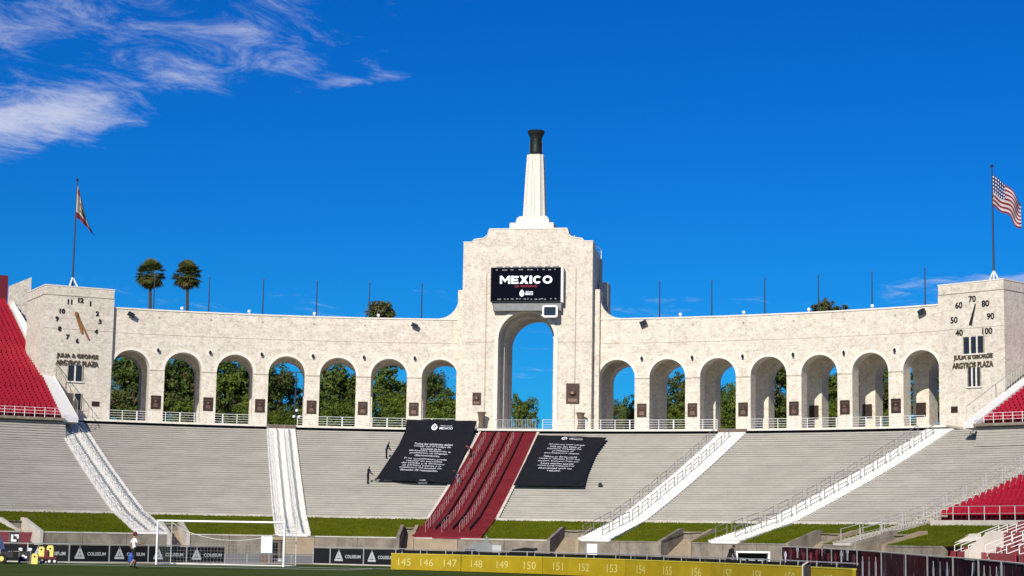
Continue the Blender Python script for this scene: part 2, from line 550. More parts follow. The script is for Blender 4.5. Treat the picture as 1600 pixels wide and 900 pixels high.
# ------------------------------------------------------------------ ground, field, banks
g = MB()
g.add([(-3000, -3000, -0.06), (3000, -3000, -0.06), (3000, 3000, -0.06), (-3000, 3000, -0.06)], [(0, 1, 2, 3)])
tag(g.build('ground', 'earth', origin=(0, 0, -0.06)), kind='structure')
g = MB()
g.add([(-60, -320, -0.03), (60, -320, -0.03), (60, 60, -0.03), (-60, 60, -0.03)], [(0, 1, 2, 3)])
tag(g.build('field_apron', 'apron', origin=(0, 0, -0.03)), kind='structure')
g = MB()
fl = [(-50, -22.5), (-12.78, -22.2), (-4.0, -16.6), (-1.5, -15.2), (2.5, -11.6), (7.6, -13.6), (23, -26.2), (31.4, -44.6), (40, -62), (40, -300), (-50, -300)]
g.add([(x, y, 0.0) for x, y in fl], [tuple(range(len(fl) - 1, -1, -1))])
tag(g.build('playing_field', 'turf', origin=(0, -150, 0)), kind='structure')
g = MB()
g.box((0, -23.5, 0.004), (64, 0.12, 0.004))
g.box((-9.16, -26.25, 0.004), (0.12, 5.5, 0.004)); g.box((9.16, -26.25, 0.004), (0.12, 5.5, 0.004)); g.box((0, -29.0, 0.004), (18.44, 0.12, 0.004))
tag(g.build('pitch_marking', 'print_white', origin=(0, -23.5, 0)), kind='structure')
# plaza behind and beyond the peristyle
g = MB()
n = 64
vs = []
for i in range(n + 1):
    a = rad(-100) + rad(200) * i / n
    for r_ in (97.0, 130, 400, 3000):
        vs.append((CB.x + r_ * sin(a), CB.y + r_ * cos(a), Z_TER - 0.2))
g.add(vs, [(4 * i + k, 4 * i + 4 + k, 4 * i + 5 + k, 4 * i + 1 + k) for i in range(n) for k in range(3)])
tag(g.build('plaza_ground', 'plaza', origin=(0, 100, Z_TER - 0.2)), kind='structure')
# terrace slab in front of the arcade
g = MB()
g.arcslab(CB, 89.25, 108, Z_TER - 0.20, Z_TER + .03, rad(-33.0), rad(30.2), 60)
ter = g.build('terrace', 'stone_pale', origin=pol(0, 90, Z_TER))
tag(ter, kind='structure')
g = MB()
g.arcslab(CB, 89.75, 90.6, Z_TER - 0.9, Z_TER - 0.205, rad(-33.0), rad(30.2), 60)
g.build('terrace_recess', 'dark', ter)  # near-black colour stands in for the shade under the ledge
# recesses (tunnel mouths) cut into the bank: angle ranges on the retaining wall, from picture columns
def wall_psi(px, rho=W_IN):
    d = ray(px, 850)
    lo, hi = -1.0, 1.15
    for _ in range(50):
        m_ = (lo + hi) / 2
        p = pol(m_, rho, 1) - K
        if 800 + FPX * p.dot(RT) / p.dot(FW) < px: lo = m_
        else: hi = m_
    return (lo + hi) / 2
REC = [(wall_psi(a), wall_psi(b), l) for a, b, l in (
    (30, 61, 'pale walled tunnel mouth in the bank at the far left'),
    (266, 291, 'tunnel mouth with pale wing wall just right of the left goal post'),
    (624, 641, 'narrow dark tunnel mouth at the left of the crimson stair foot'),
    (860, 900, 'tunnel mouth with a dark sloping wing wall right of the crimson stairs'),
    (1034, 1076, 'tunnel mouth right of the middle white stair'),
    (1234, 1282, 'tunnel mouth below the far right white stair'),
    (1340, 1380, 'tunnel mouth beside the railed steps on the right bank'))]
RDEP = 4.2
def in_rec(a, rho=0, pad=0.0):
    return rho < W_IN + RDEP and any(p0 - pad < a < p1 + pad for p0, p1, l in REC)
# lawn bank
def lawn_z(rho, psi):
    t = (rho - W_IN) / (F_IN - W_IN)
    return Z_W - 0.02 + (Z_IN - Z_W) * t + 0.05 * sin(psi * 60) * sin(t * pi)
g = MB()
na, nr = 900, 9
vs = []
for i in range(na + 1):
    a = -1.15 + (1.10 + 1.15) * i / na
    for k in range(nr + 1):
        rho = W_IN + (F_IN - W_IN) * k / nr
        vs.append(tuple(pol(a, rho, lawn_z(rho, a) + random.uniform(-.03, .03))))
g.add(vs, [(i * (nr + 1) + k, (i + 1) * (nr + 1) + k, (i + 1) * (nr + 1) + k + 1, i * (nr + 1) + k + 1) for i in range(na) for k in range(nr)
       if not in_rec(-1.15 + 2.25 * (i + .5) / na, W_IN + (F_IN - W_IN) * (k + .5) / nr)])
tag(g.build('lawn_bank', 'lawn', origin=pol(0, 50, 1.7), smooth=True), kind='structure')
# short grass standing on the bank
g = MB()
for i in range(26000):
    a = random.uniform(-0.86, 1.02)
    rho = random.uniform(W_IN + .1, F_IN - .15)
    if in_rec(a, rho, .003):
        continue
    p = pol(a, rho, lawn_z(rho, a) - .02)
    h = random.uniform(.06, .16)
    d = Vector((cos(a), -sin(a), 0)) * random.uniform(.05, .10)
    l = Vector((random.uniform(-.06, .06), random.uniform(-.06, .06), h))
    g.add([p - d, p + d, p + l], [(0, 1, 2)])
tag(g.build('bank_grass', 'lawn', origin=pol(0, 50, 1.7)), 'short olive green grass covering the sloping bank below the seats', 'grass', kind='stuff')

# ------------------------------------------------------------------ seating blocks
ROWS = 40
UPV_ = Vector((0, 0, 1))
names = ['A', 'B', 'C', 'D', 'E', 'F']
def edge_psi(n, s):          # angle of a stair's side at mid radius
    return PSI[n] + s * (SW[n] / 2) / 72.0
blocks = [(-0.86, 'L', 'A', 'left of the far left white stair, below the red seats'),
          (None, 'A', 'B', 'between the two white stairs on the left'),
          (None, 'B', 'C', 'under the left banner, beside the crimson stairs'),
          (None, 'C', 'D', 'under the right banner, beside the crimson stairs'),
          (None, 'D', 'E', 'between the two white stairs on the right'),
          (None, 'E', 'F', 'right of the far right white stair, above the lower red seats')]
def stair_edge(n, s, rho):
    return PSI[n] + s * math.asin(SW[n] / 2 / rho)
for bi, (a0f, n0, n1, where) in enumerate(blocks):
    am = (-0.75 if n0 == 'L' else (PSI[n0] + PSI[n1]) / 2)
    t = thing('seating_block', pol(am, F_IN, Z_IN - 0.1), 'grey stepped bench seating ' + where, 'seating', 'grey bench seating blocks')
    na = 26
    rows = []
    def psis(rho):
        a = -0.90 if n0 == 'L' else stair_edge(n0, 1, rho) - 0.0006
        b = stair_edge(n1, -1, rho) + 0.0006
        return [a + (b - a) * i / na for i in range(na + 1)]
    base = MB()
    prev = None
    rows = []
    for k in range(ROWS):
        f0, f1 = k / ROWS, (k + 1) / ROWS
        r_m = F_IN + 31.93 * (f0 + f1) / 2
        ps = psis(r_m)
        if k >= 32 and n0 == 'E':
            a_, b_ = ps[0], .6026
            ps = [a_ + (b_ - a_) * i / na for i in range(na + 1)]
        bench = MB()
        bv = []
        jr, jz = random.uniform(-.02, .02), random.uniform(-.007, .007)
        for a in ps:
            ra, za = (seat_end if n0 == 'L' else seat)(f0, *(() if n0 == 'L' else (a,)))
            rb, zb = (seat_end if n0 == 'L' else seat)(f1, *(() if n0 == 'L' else (a,)))
            dr = rb - ra
            rows.append((pol(a, ra, za - 0.30), pol(a, ra, za), pol(a, rb, za)))
            h = 0.15 * (zb - za) / 0.25 + jz + random.uniform(-.002, .002)
            ra += jr
            q0, q1_ = (.30, .80) if dr > .3 else (-.2, 1.6)
            for (rr, zz) in ((ra + q0 * dr, za + h - .115), (ra + q1_ * dr, za + h - .115), (ra + q1_ * dr, za + h + .065), (ra + q0 * dr, za + h + .065)):
                bv.append(pol(a, rr, zz))
        m_ = len(ps)
        fs = [(3, 2, 1, 0), (4 * (m_ - 1), 4 * (m_ - 1) + 1, 4 * (m_ - 1) + 2, 4 * (m_ - 1) + 3)]
        for i in range(m_ - 1):
            for q in range(4):
                fs.append((4 * i + q, 4 * i + (q + 1) % 4, 4 * i + 4 + (q + 1) % 4, 4 * i + 4 + q))
        bench.add(bv, fs)
        bench.build('bench', 'bench', t)
        off = k * m_
        vv = []
        for i in range(m_):
            vv += list(rows[off + i])
        base.add(vv, [(3 * i, 3 * i + 3, 3 * i + 4, 3 * i + 1) for i in range(m_ - 1)] + [(3 * i + 1, 3 * i + 4, 3 * i + 5, 3 * i + 2) for i in range(m_ - 1)])
    base.build('stepped_base', 'riser', t)
    if n0 == 'E':
        for k in range(32, ROWS):
            (ra, za), (rb, zb) = seat_end(k / ROWS), seat_end((k + 1) / ROWS)
            bench = MB(); bench.arcslab(CB, ra, ra + .25, za + .05, zb + .02, .603, .80, 12)
            bench.build('bench', 'bench', t)
    kb = MB()
    ps = psis(F_IN)
    for a, b in zip(ps[:-1], ps[1:]):
        kb.hexa([pol(a, F_IN - .28, Z_IN - .5), pol(b, F_IN - .28, Z_IN - .5), pol(b, F_IN + .05, Z_IN - .5), pol(a, F_IN + .05, Z_IN - .5)],
                [pol(a, F_IN - .28, Z_IN + .14), pol(b, F_IN - .28, Z_IN + .14), pol(b, F_IN + .05, Z_IN + .14), pol(a, F_IN + .05, Z_IN + .14)])
    kb.build('kerb', 'concrete_pale', t)

# ------------------------------------------------------------------ stairs
def stair_profile(n, lift):
    psi = PSI[n]
    pts = []
    nl = 20
    for k in range(nl):
        rho = W_IN - 0.1 + (F_IN - W_IN + .1) * k / nl
        pts.append((rho, Z_W + (Z_IN - Z_W) * (k + 1) / nl + lift))
    for k in range(ROWS * 2 if n != 'F' else 62):
        f = k / (ROWS * 2)
        r0, z0 = seat_steep(f) if n == 'F' else seat(f, psi)
        r1, z1 = seat_steep(f + 1 / (ROWS * 2)) if n == 'F' else seat(f + 1 / (ROWS * 2), psi)
        pts.append((r0, z1 + lift))
    return pts
def stair(n, m, label, lift=0.10, top=None):
    psi, wd = PSI[n], SW[n]
    rd = Vector((sin(psi), cos(psi), 0))
    tg = Vector((cos(psi), -sin(psi), 0))
    t = thing('stair', pol(psi, W_IN, Z_W), label, 'stairs', 'stairs down the seating bowl')
    pr_ = stair_profile(n, lift)
    mb = MB()
    for i, (r0, z0) in enumerate(pr_):
        r1 = pr_[i + 1][0] if i + 1 < len(pr_) else r0 + .4
        p, q = pol(psi, r0, 0), pol(psi, r1, 0)
        a, b, c, d = p - tg * wd / 2, p + tg * wd / 2, q + tg * wd / 2, q - tg * wd / 2
        zb = max(z0 - (2.4 if n == 'F' else 0.62), Z_W - .10)
        js = random.uniform(-.012, .012)
        mb.hexa([Vector((v.x, v.y, zb)) for v in (a, b, c, d)], [Vector((v.x, v.y, z0 - .045)) for v in (a, b, c, d)])
        a2, b2 = a - rd * (.05 + js) - tg * .03, b - rd * (.05 - js) + tg * .03
        mb.hexa([Vector((v.x, v.y, z0 - .042)) for v in (a2, b2, c + tg * .03, d - tg * .03)], [Vector((v.x, v.y, z0 + js)) for v in (a2, b2, c + tg * .03, d - tg * .03)])
    mb.build('steps', m, t)
    return t, psi, rd, tg, pr_
def prof_z(pr_, rho):
    z = pr_[0][1]
    for r0, z0 in pr_:
        if rho >= r0:
            z = z0
    return z
def hoops(t, psi, tg, pr_, off, r0, r1, count, length, h, m, rad_=0.03, mid=True):
    for k in range(count):
        ra = r0 + (r1 - r0) * k / count
        rb = ra + length
        mb = MB()
        pa, pb = pol(psi, ra, 0) + tg * off, pol(psi, rb, 0) + tg * off
        za, zb = prof_z(pr_, ra), prof_z(pr_, rb)
        A0, A1 = Vector((pa.x, pa.y, za - .1)), Vector((pa.x, pa.y, za + h))
        B0, B1 = Vector((pb.x, pb.y, zb - .1)), Vector((pb.x, pb.y, zb + h))
        mb.tube(A0, A1, rad_); mb.tube(B0, B1, rad_); mb.tube(A1, B1, rad_)
        if mid:
            mb.tube(A1 - Vector((0, 0, h * .45)), B1 - Vector((0, 0, h * .45)), rad_ * .8)
        mb.build('handrail', m, t)
for n, lab in (('A', 'white painted stair at the far left, running down past the clock tower'),
               ('B', 'straight white painted stair behind the right goal post'),
               ('D', 'white painted stair right of the right banner'),
               ('E', 'white painted stair leading up to the thermometer tower')):
    t, psi, rd, tg, pr_ = stair(n, 'white', lab)
    hoops(t, psi, tg, pr_, -SW[n] * .5 + .08, 49.2, 88, 15, 1.8, .95, 'grey_plastic' if n in 'DE' else 'steel', .032 if n in 'DE' else .025)
    hoops(t, psi, tg, pr_, SW[n] * .08, 49.6, 88, 15, 1.7, .95, 'grey_plastic' if n in 'DE' else 'steel', .04 if n in 'DE' else .025)
    if n in 'AB':
        for s_ in (-.16, .26):
            sd = MB()
            for i, (r0, z0) in enumerate(pr_):
                if i % 2 == 0 and i + 2 < len(pr_):
                    r1 = pr_[i + 2][0]
                    c = pol(psi, (r0 + r1) / 2, prof_z(pr_, r1) + .06) + tg * SW[n] * (s_ + .008 * sin(i * .7))
                    sd.box(c, (.07, (r1 - r0) * 1.0, .12), (tg, rd, Vector((0, 0, 1))))
            sd.build('stringer', 'grey_plastic', t)
t, psi, rd, tg, pr_ = stair('C', 'redstair', 'wide crimson stairs running down from the central arch between the banners')
for s_ in (-.25, 0.0, .25):
    sd = MB()
    for i, (r0, z0) in enumerate(pr_):
        if i + 1 < len(pr_) and i > 5:
            r1 = pr_[i + 1][0]
            c = pol(psi, (r0 + r1) / 2, z0 + .10) + tg * SW['C'] * s_
            sd.box(c, (.16, (r1 - r0) * 1.02, .36), (tg, rd, Vector((0, 0, 1))))
    sd.build('dark_strip', 'reddark', t)  # narrow dark crimson strips running down the stair
for s_ in (-.36, -.12, .14):
    hoops(t, psi, tg, pr_, SW['C'] * s_, 50, 87.5, 15, 1.5, .9, 'steel', .016)
for s_ in (-1, 1):
    sd = MB()
    for i, (r0, z0) in enumerate(pr_):
        if r0 >= F_IN:
            r1 = pr_[i + 1][0] if i + 1 < len(pr_) else r0 + .4
            sd.box(pol(psi, (r0 + r1) / 2, z0 - .12) + tg * s_ * (SW['C'] / 2 + .14), (.28, r1 - r0, .42), (tg, rd, Vector((0, 0, 1))))
    sd.build('side_kerb', 'concrete_pale', t)
t, psi, rd, tg, pr_ = stair('F', 'concrete_pale', 'narrow pale stair with metal rails beside the lower red seats')
hoops(t, psi, tg, pr_, -.8, 49.0, 80, 12, 2.2, .95, 'steel', .03)
hoops(t, psi, tg, pr_, .8, 49.6, 80, 12, 2.3, .95, 'steel', .03)

# ------------------------------------------------------------------ retaining wall round the field end
gw = thing('retaining_wall', pol(0, W_IN, 0), 'low stained concrete wall curving round the field end below the grass bank', 'wall')
cuts = sorted([-1.10] + [x for r_ in REC for x in r_[:2]] + [1.02])
i = 0
for k in range(0, len(cuts) - 1):
    if k % 2 == 1:
        continue
    a_, b_ = cuts[k], cuts[k + 1]
    m_ = max(1, round((b_ - a_) / .08))
    for j in range(m_):
        a, b = a_ + (b_ - a_) * j / m_, a_ + (b_ - a_) * (j + 1) / m_
        pm = (a + b) / 2
        tan = any(abs(pm - PSI[q]) < .05 for q in 'BC')
        mb = MB()
        mb.arcslab(CB, W_IN - .02 - (i % 2) * .012, W_IN + .38, -.03, Z_W - .13, a + .0004, b - .0004, 4)
        mb.build('wall_panel', 'concrete_tan' if tan else 'concrete', gw)
        mb = MB()
        mb.arcslab(CB, W_IN - .08, W_IN + .42, Z_W - .127, Z_W - .02 + (i % 3) * .004, a + .0002, b - .0002, 4)
        mb.build('coping', 'concrete_pale' if pm < .2 and abs(pm - PSI['B']) > .04 else 'concrete', gw)
        i += 1
# tunnel mouths: two radial wing walls with a ramp rising between them
for ri, (p0, p1, lab) in enumerate(REC):
    pm = (p0 + p1) / 2
    t = thing('tunnel_mouth', pol(pm, W_IN, 0), lab, 'tunnel', 'tunnel mouths in the grass bank')
    for pp, s_ in ((p0, -1), (p1, 1)):
        rdv = Vector((sin(pp), cos(pp), 0)); tgv = Vector((cos(pp), -sin(pp), 0))
        mb = MB()
        O = pol(pp, W_IN - .15, 0) + tgv * (0 if s_ > 0 else -.30)
        mb.prism([(0, -.02), (RDEP + .4, -.02), (RDEP + .4, 2.95), (RDEP - .3, 2.92), (0, Z_W + .04)], O, rdv, UPV_, tgv * .30)
        mb.build('wing_wall', 'concrete_pale' if ri in (0, 1) else ('concrete' if s_ < 0 else 'concrete_tan'), t)  # left walls get darker concrete, painting in the shade on that face
    a, b = pol(p0, W_IN + .3, 0), pol(p1, W_IN + .3, 0)
    c, d = pol(p1, W_IN + RDEP, 0), pol(p0, W_IN + RDEP, 0)
    up = UPV_
    mb = MB()
    mb.hexa([v - up * .05 for v in (a, b, c, d)], [a + up * .25, b + up * .25, c + up * 2.0, d + up * 2.0])
    mb.build('ramp', 'concrete_tan', t)
    mb = MB()
    e, f = pol(p0, W_IN + RDEP + .02, 0), pol(p1, W_IN + RDEP + .02, 0)
    rdv = Vector((sin(pm), cos(pm), 0))
    mb.hexa([e, f, f + rdv * .3, e + rdv * .3], [e + up * 2.68, f + up * 2.68, f + rdv * .3 + up * 2.68, e + rdv * .3 + up * 2.68])
    mb.build('end_wall', 'concrete', t)

# ------------------------------------------------------------------ red stands
UPV = Vector((0, 0, 1))
def seat_rows(t, rows, a0, a1, m='redseat'):
    """rows: list of (rho, z); one joined row of seats per child"""
    for rho, z in rows:
        mb = MB()
        n = max(1, int((a1 - a0) * rho / 0.56))
        for k in range(n):
            a = a0 + (a1 - a0) * (k + .5) / n
            rd = Vector((sin(a), cos(a), 0)); tg = Vector((cos(a), -sin(a), 0))
            p = pol(a, rho, z)
            mb.box(p + rd * .18 + UPV * .42, (.46, .40, .05), (tg, rd, UPV))
            b0 = p + rd * .40 + UPV * .44
            mb.hexa([b0 - tg * .23 - rd * .02, b0 + tg * .23 - rd * .02, b0 + tg * .23 + rd * .03, b0 - tg * .23 + rd * .03],
                    [b0 - tg * .21 + rd * .08 + UPV * .40, b0 + tg * .21 + rd * .08 + UPV * .40, b0 + tg * .21 + rd * .12 + UPV * .40, b0 - tg * .21 + rd * .12 + UPV * .40])
        mb.build('seat_row', m, t)['kind'] = 'stuff'
def stepped(t, rows, a0, a1, m='redbase', n=10):
    mb = MB()
    for i, (rho, z) in enumerate(rows):
        r1 = rows[i + 1][0] if i + 1 < len(rows) else rho + .8
        mb.arcslab(CB, rho - .12, r1, z - .75, z, a0, a1, n)
    mb.build('stepped_base', m, t)
for sgn, lab in ((-1, 'high block of red seats at the far left beside the clock tower'), (1, 'high block of red seats at the far right beside the thermometer tower')):
    a0, a1 = (-rad(41.0), -rad(34.45)) if sgn < 0 else (rad(34.45), rad(41.0))
    am = (a0 + a1) / 2
    t = thing('red_seating_block', pol(am, 83.4, 13.3), lab, 'seating', 'red seating blocks')
    rows = [(84.3 + .78 * k, 13.75 + .78 * .447 * k) for k in range(47 if sgn < 0 else 40)]
    stepped(t, rows, a0, a1)
    seat_rows(t, rows, a0 + .002, a1 - .002)
    mb = MB()
    mb.arcslab(CB, 82.95, 84.2, 13.45, 13.72, a0 - (.06 if sgn < 0 else .0), a1 + (.06 if sgn > 0 else .0), 14)
    mb.build('front_wall', 'concrete', t)
    if sgn < 0:
        mb = MB()
        mb.arcslab(CB, 121.2, 121.8, 26, 33.6, a0, a1, 6)
        mb.build('back_wall', 'maroon', t)
    # front railing
    for k in range(9):
        b0 = a0 + (a1 - a0) * k / 9
        b1 = a0 + (a1 - a0) * (k + 1) / 9
        mb = MB()
        mb.tube(pol(b0, 83.2, 13.7), pol(b0, 83.2, 14.75), .035)
        for h in (14.72, 14.4, 14.08):
            mb.tube(pol(b0, 83.2, h), pol(b1, 83.2, h), .022)
        mb.build('front_rail', 'rail_white', t)
    # end wall: sloping white coping with an outer stair towards the tower
    e = thing('stand_end_wall', pol(sgn * rad(34), 84, 12.5), ('white sloping wall and steps between the red seats and the clock tower' if sgn < 0 else 'white sloping wall between the red seats and the thermometer tower'), 'wall')
    def q1(z):
        u = (z - 14) / 16
        return pol(sgn * rad(33.36 + 1.0 * u), 84.1 + 34.3 * u, z)
    def q2(z):
        u = (z - 14) / 16
        return pol(sgn * rad(34.5 - .06 * u), 83.6 + 35.7 * u, z)
    mb = MB()
    A, B = q1(13.9), q2(13.9)
    C_, D = q2(30.6), q1(30.6)
    lowv = [p - UPV * .55 for p in (A, B, C_, D)]
    mb.hexa(lowv, [A, B, C_, D])
    mb.build('sloping_coping', 'white', e)
    mb = MB()
    mid_ = (A + B + C_ + D) / 4
    ins = [p + Vector((mid_.x - p.x, mid_.y - p.y, 0)) * .02 - UPV * .56 for p in (A, B, C_, D)]
    mb.hexa([Vector((p.x, p.y, 13.30)) for p in ins], ins)
    mb.build('side_wall', 'stone', e)
    mb = MB()
    for k in range(34):
        z = 22.5 + k * .24
        p, q = q1(z), q2(z)
        n_ = (q2(z + .24) - q).normalized(); n_.z = 0
        mb.hexa([p + UPV * 0, q + UPV * 0, q + n_ * .5, p + n_ * .5], [p + UPV * .26, q + UPV * .26, q + n_ * .5 + UPV * .26, p + n_ * .5 + UPV * .26])
    mb.build('steps', 'white_clean', e)
    for k in range(3):
        mb = MB()
        z0, z1 = 14.2 + k * 2.6, 14.2 + (k + 1) * 2.6
        p0, p1 = q1(z0), q1(z1)
        mb.tube(p0, p0 + UPV * 1.4, .045); mb.tube(p1, p1 + UPV * 1.4, .045); mb.tube(p0 + UPV * 1.38, p1 + UPV * 1.38, .04)
        for j in range(1, 11):
            x = p0.lerp(p1, j / 11)
            mb.tube(x, x + UPV * 1.37, .016, n=4)
        mb.build('mesh_rail', 'rail_brown' if sgn < 0 else 'steel', e)
# red block right of the railed stair
t = thing('red_seating_block', pol(1.0, F_IN, Z_IN), 'red seats above the right bank, right of the narrow railed stair', 'seating', 'red seating blocks')
rows = []
for k in range(26):
    rho, z = seat_steep(k / 40)
    rows.append((rho + .5, z + .35))
stepped(t, rows, PSI['F'] + .024, 1.30, n=12)
seat_rows(t, rows, PSI['F'] + .028, 1.28)
mb = MB()
mb.arcslab(CB, F_IN - .5, F_IN + .1, Z_IN - .6, Z_IN + .30, PSI['F'] + .03, 1.30, 14)
mb.build('front_wall', 'concrete_pale', t)
for k in range(16):
    b0 = PSI['F'] + .04 + .031 * k
    b1 = b0 + .031
    mb = MB()
    mb.tube(pol(b0, F_IN - .3, Z_IN + .2), pol(b0, F_IN - .3, Z_IN + 1.45), .04)
    mb.tube(pol(b0, F_IN - .3, Z_IN + 1.42), pol(b1, F_IN - .3, Z_IN + 1.42), .025)
    mb.tube(pol(b0, F_IN - .3, Z_IN + .85), pol(b1, F_IN - .3, Z_IN + .85), .02)
    mb.build('front_rail', 'steel', t)
# sideline red rows low on the right
t = thing('red_seating_block', Vector((46, -20, 0.2)), 'low red seats behind the dark sideline fence on the right', 'seating', 'red seating blocks')
NR = 9
for k in range(NR):
    mb = MB(); mb.box((43.0 + .80 * k, -14, (.40 + .33 * k) / 2 + .2), (.86, 92, .40 + .33 * k + .02)); mb.build('tier', 'redbase', t)
    mb = MB()
    for j in range(140):
        y = 30 - j * .6
        if (12.5 < y < 14.5) or (-13.5 < y < -11.0) or (-30 < y < -28):
            continue
        x, z = 43.0 + .80 * k, .60 + .33 * k
        mb.box((x + .05, y, z + .42), (.40, .50, .05))
        mb.box((x + .28, y, z + .62), (.06, .48, .42))
    mb.build('seat_row', 'redseat', t)['kind'] = 'stuff'
for y0, x0, x1 in ((22, 42.5, 45.6), (-6.2, 42.5, 44.6)):
    for s_ in (-1, 1):
        mb = MB()
        mb.prism([(x0, .2), (x1, .2), (x1, 2.75), (x1 - .6, 2.75), (x0, 1.45)], Vector((0, y0 + s_ * 1.5, 0)), Vector((1, 0, 0)), UPV, Vector((0, .25, 0)))
        mb.build('tunnel_wall', 'concrete_pale', t)
for k in range(10):
    y = 30 - k * 6.5
    for (xa, za, xb, zb) in ((43.4, .9, 45.0, 1.55), (45.6, 1.8, 47.2, 2.45)):
        A, B = Vector((xa, y, za)), Vector((xb, y, zb))
        mb = MB()
        mb.tube(A, A + UPV * .95, .03); mb.tube(B, B + UPV * .95, .03); mb.tube(A + UPV * .95, B + UPV * .95, .03); mb.tube(A + UPV * .5, B + UPV * .5, .025)
        mb.build('handrail', 'rail_white', t)
# free standing railings and steps on the right bank
for k, (px, py, ln) in enumerate(((1296, 846, 29), (1340, 838, 30), (1400, 843, 37), (1456, 838, 36))):
    p = seat_hit(px, py)
    q = p + (RT * (ln / 19.0)); q.z = p.z + .25
    t = tag(MB().tube(p - UPV * .1, p + UPV * 1.0, .035).tube(q - UPV * .1, q + UPV * 1.0, .035).tube(p + UPV, q + UPV, .035).tube(p + UPV * .55, q + UPV * .55, .03)
            .build('bank_railing', 'rail_white'), 'pale metal hoop railing on the right grass bank, %s from the left' % ORD[k], 'railing', 'hoop railings on the right bank')
st = thing('bank_steps', seat_hit(1296, 851), 'row of pale steps climbing rightwards across the right grass bank', 'steps')
p0, p1 = seat_hit(1300, 851, .12), seat_hit(1424, 818, .12)
for k in range(9):
    c = p0.lerp(p1, (k + .5) / 9)
    d = (p1 - p0); d.z = 0; d.normalize()
    mb = MB()
    mb.box(c, (.95, .9, .16), (d, UPV.cross(d), UPV))
    mb.build('step', 'concrete_pale', st)

# ------------------------------------------------------------------ arcade wings
def ap(phi, r, z):
    return Vector((r * sin(phi), r * cos(phi), z))
NA = 26
def arch_bay(mb, phc, r0, r1, zb, zt, zspr, hw, half):
    """one bay of an arcade: piers, spandrels, soffit; s = distance along the arc from the bay's centre"""
    def P(s, r, z):
        return ap(phc + s / R, r, z)
    xs = [(-hw + 0.0)] + [-half * cos(pi * i / NA) for i in range(NA + 1)] + [hw]
    def outline(r, flip):
        v, f = [], []
        # piers
        for a, b in ((-hw, -half), (half, hw)):
            k = len(v)
            v += [P(a, r, zb), P(b, r, zb), P(b, r, zspr), P(a, r, zspr), P(a, r, zt), P(b, r, zt)]
            f += [(k, k + 1, k + 2, k + 3), (k + 3, k + 2, k + 5, k + 4)]
        for i in range(NA):
            k = len(v)
            a0, a1 = pi - pi * i / NA, pi - pi * (i + 1) / NA
            s0, s1 = half * cos(a0), half * cos(a1)
            v += [P(s0, r, zspr + half * sin(a0)), P(s1, r, zspr + half * sin(a1)), P(s1, r, zt), P(s0, r, zt)]
            f.append((k, k + 1, k + 2, k + 3))
        if flip:
            f = [tuple(reversed(x)) for x in f]
        mb.add(v, f)
    outline(r0, False)
    outline(r1, True)
    # jambs and soffit
    pts = [(-half, zb), (-half, zspr)] + [(half * cos(pi - pi * i / NA), zspr + half * sin(pi - pi * i / NA)) for i in range(1, NA)] + [(half, zspr), (half, zb)]
    v = []
    for s, z in pts:
        v += [P(s, r0, z), P(s, r1, z)]
    mb.add(v, [(2 * i, 2 * i + 2, 2 * i + 3, 2 * i + 1) for i in range(len(pts) - 1)])
    # top, ends
    mb.add([P(-hw, r0, zt), P(0, r0, zt), P(hw, r0, zt), P(hw, r1, zt), P(0, r1, zt), P(-hw, r1, zt)], [(0, 1, 2, 3, 4, 5)])
    mb.add([P(-hw, r0, zb), P(-hw, r1, zb), P(-hw, r1, zt), P(-hw, r0, zt)], [(0, 1, 2, 3)])
    mb.add([P(hw, r0, zb), P(hw, r1, zb), P(hw, r1, zt), P(hw, r0, zt)], [(3, 2, 1, 0)])
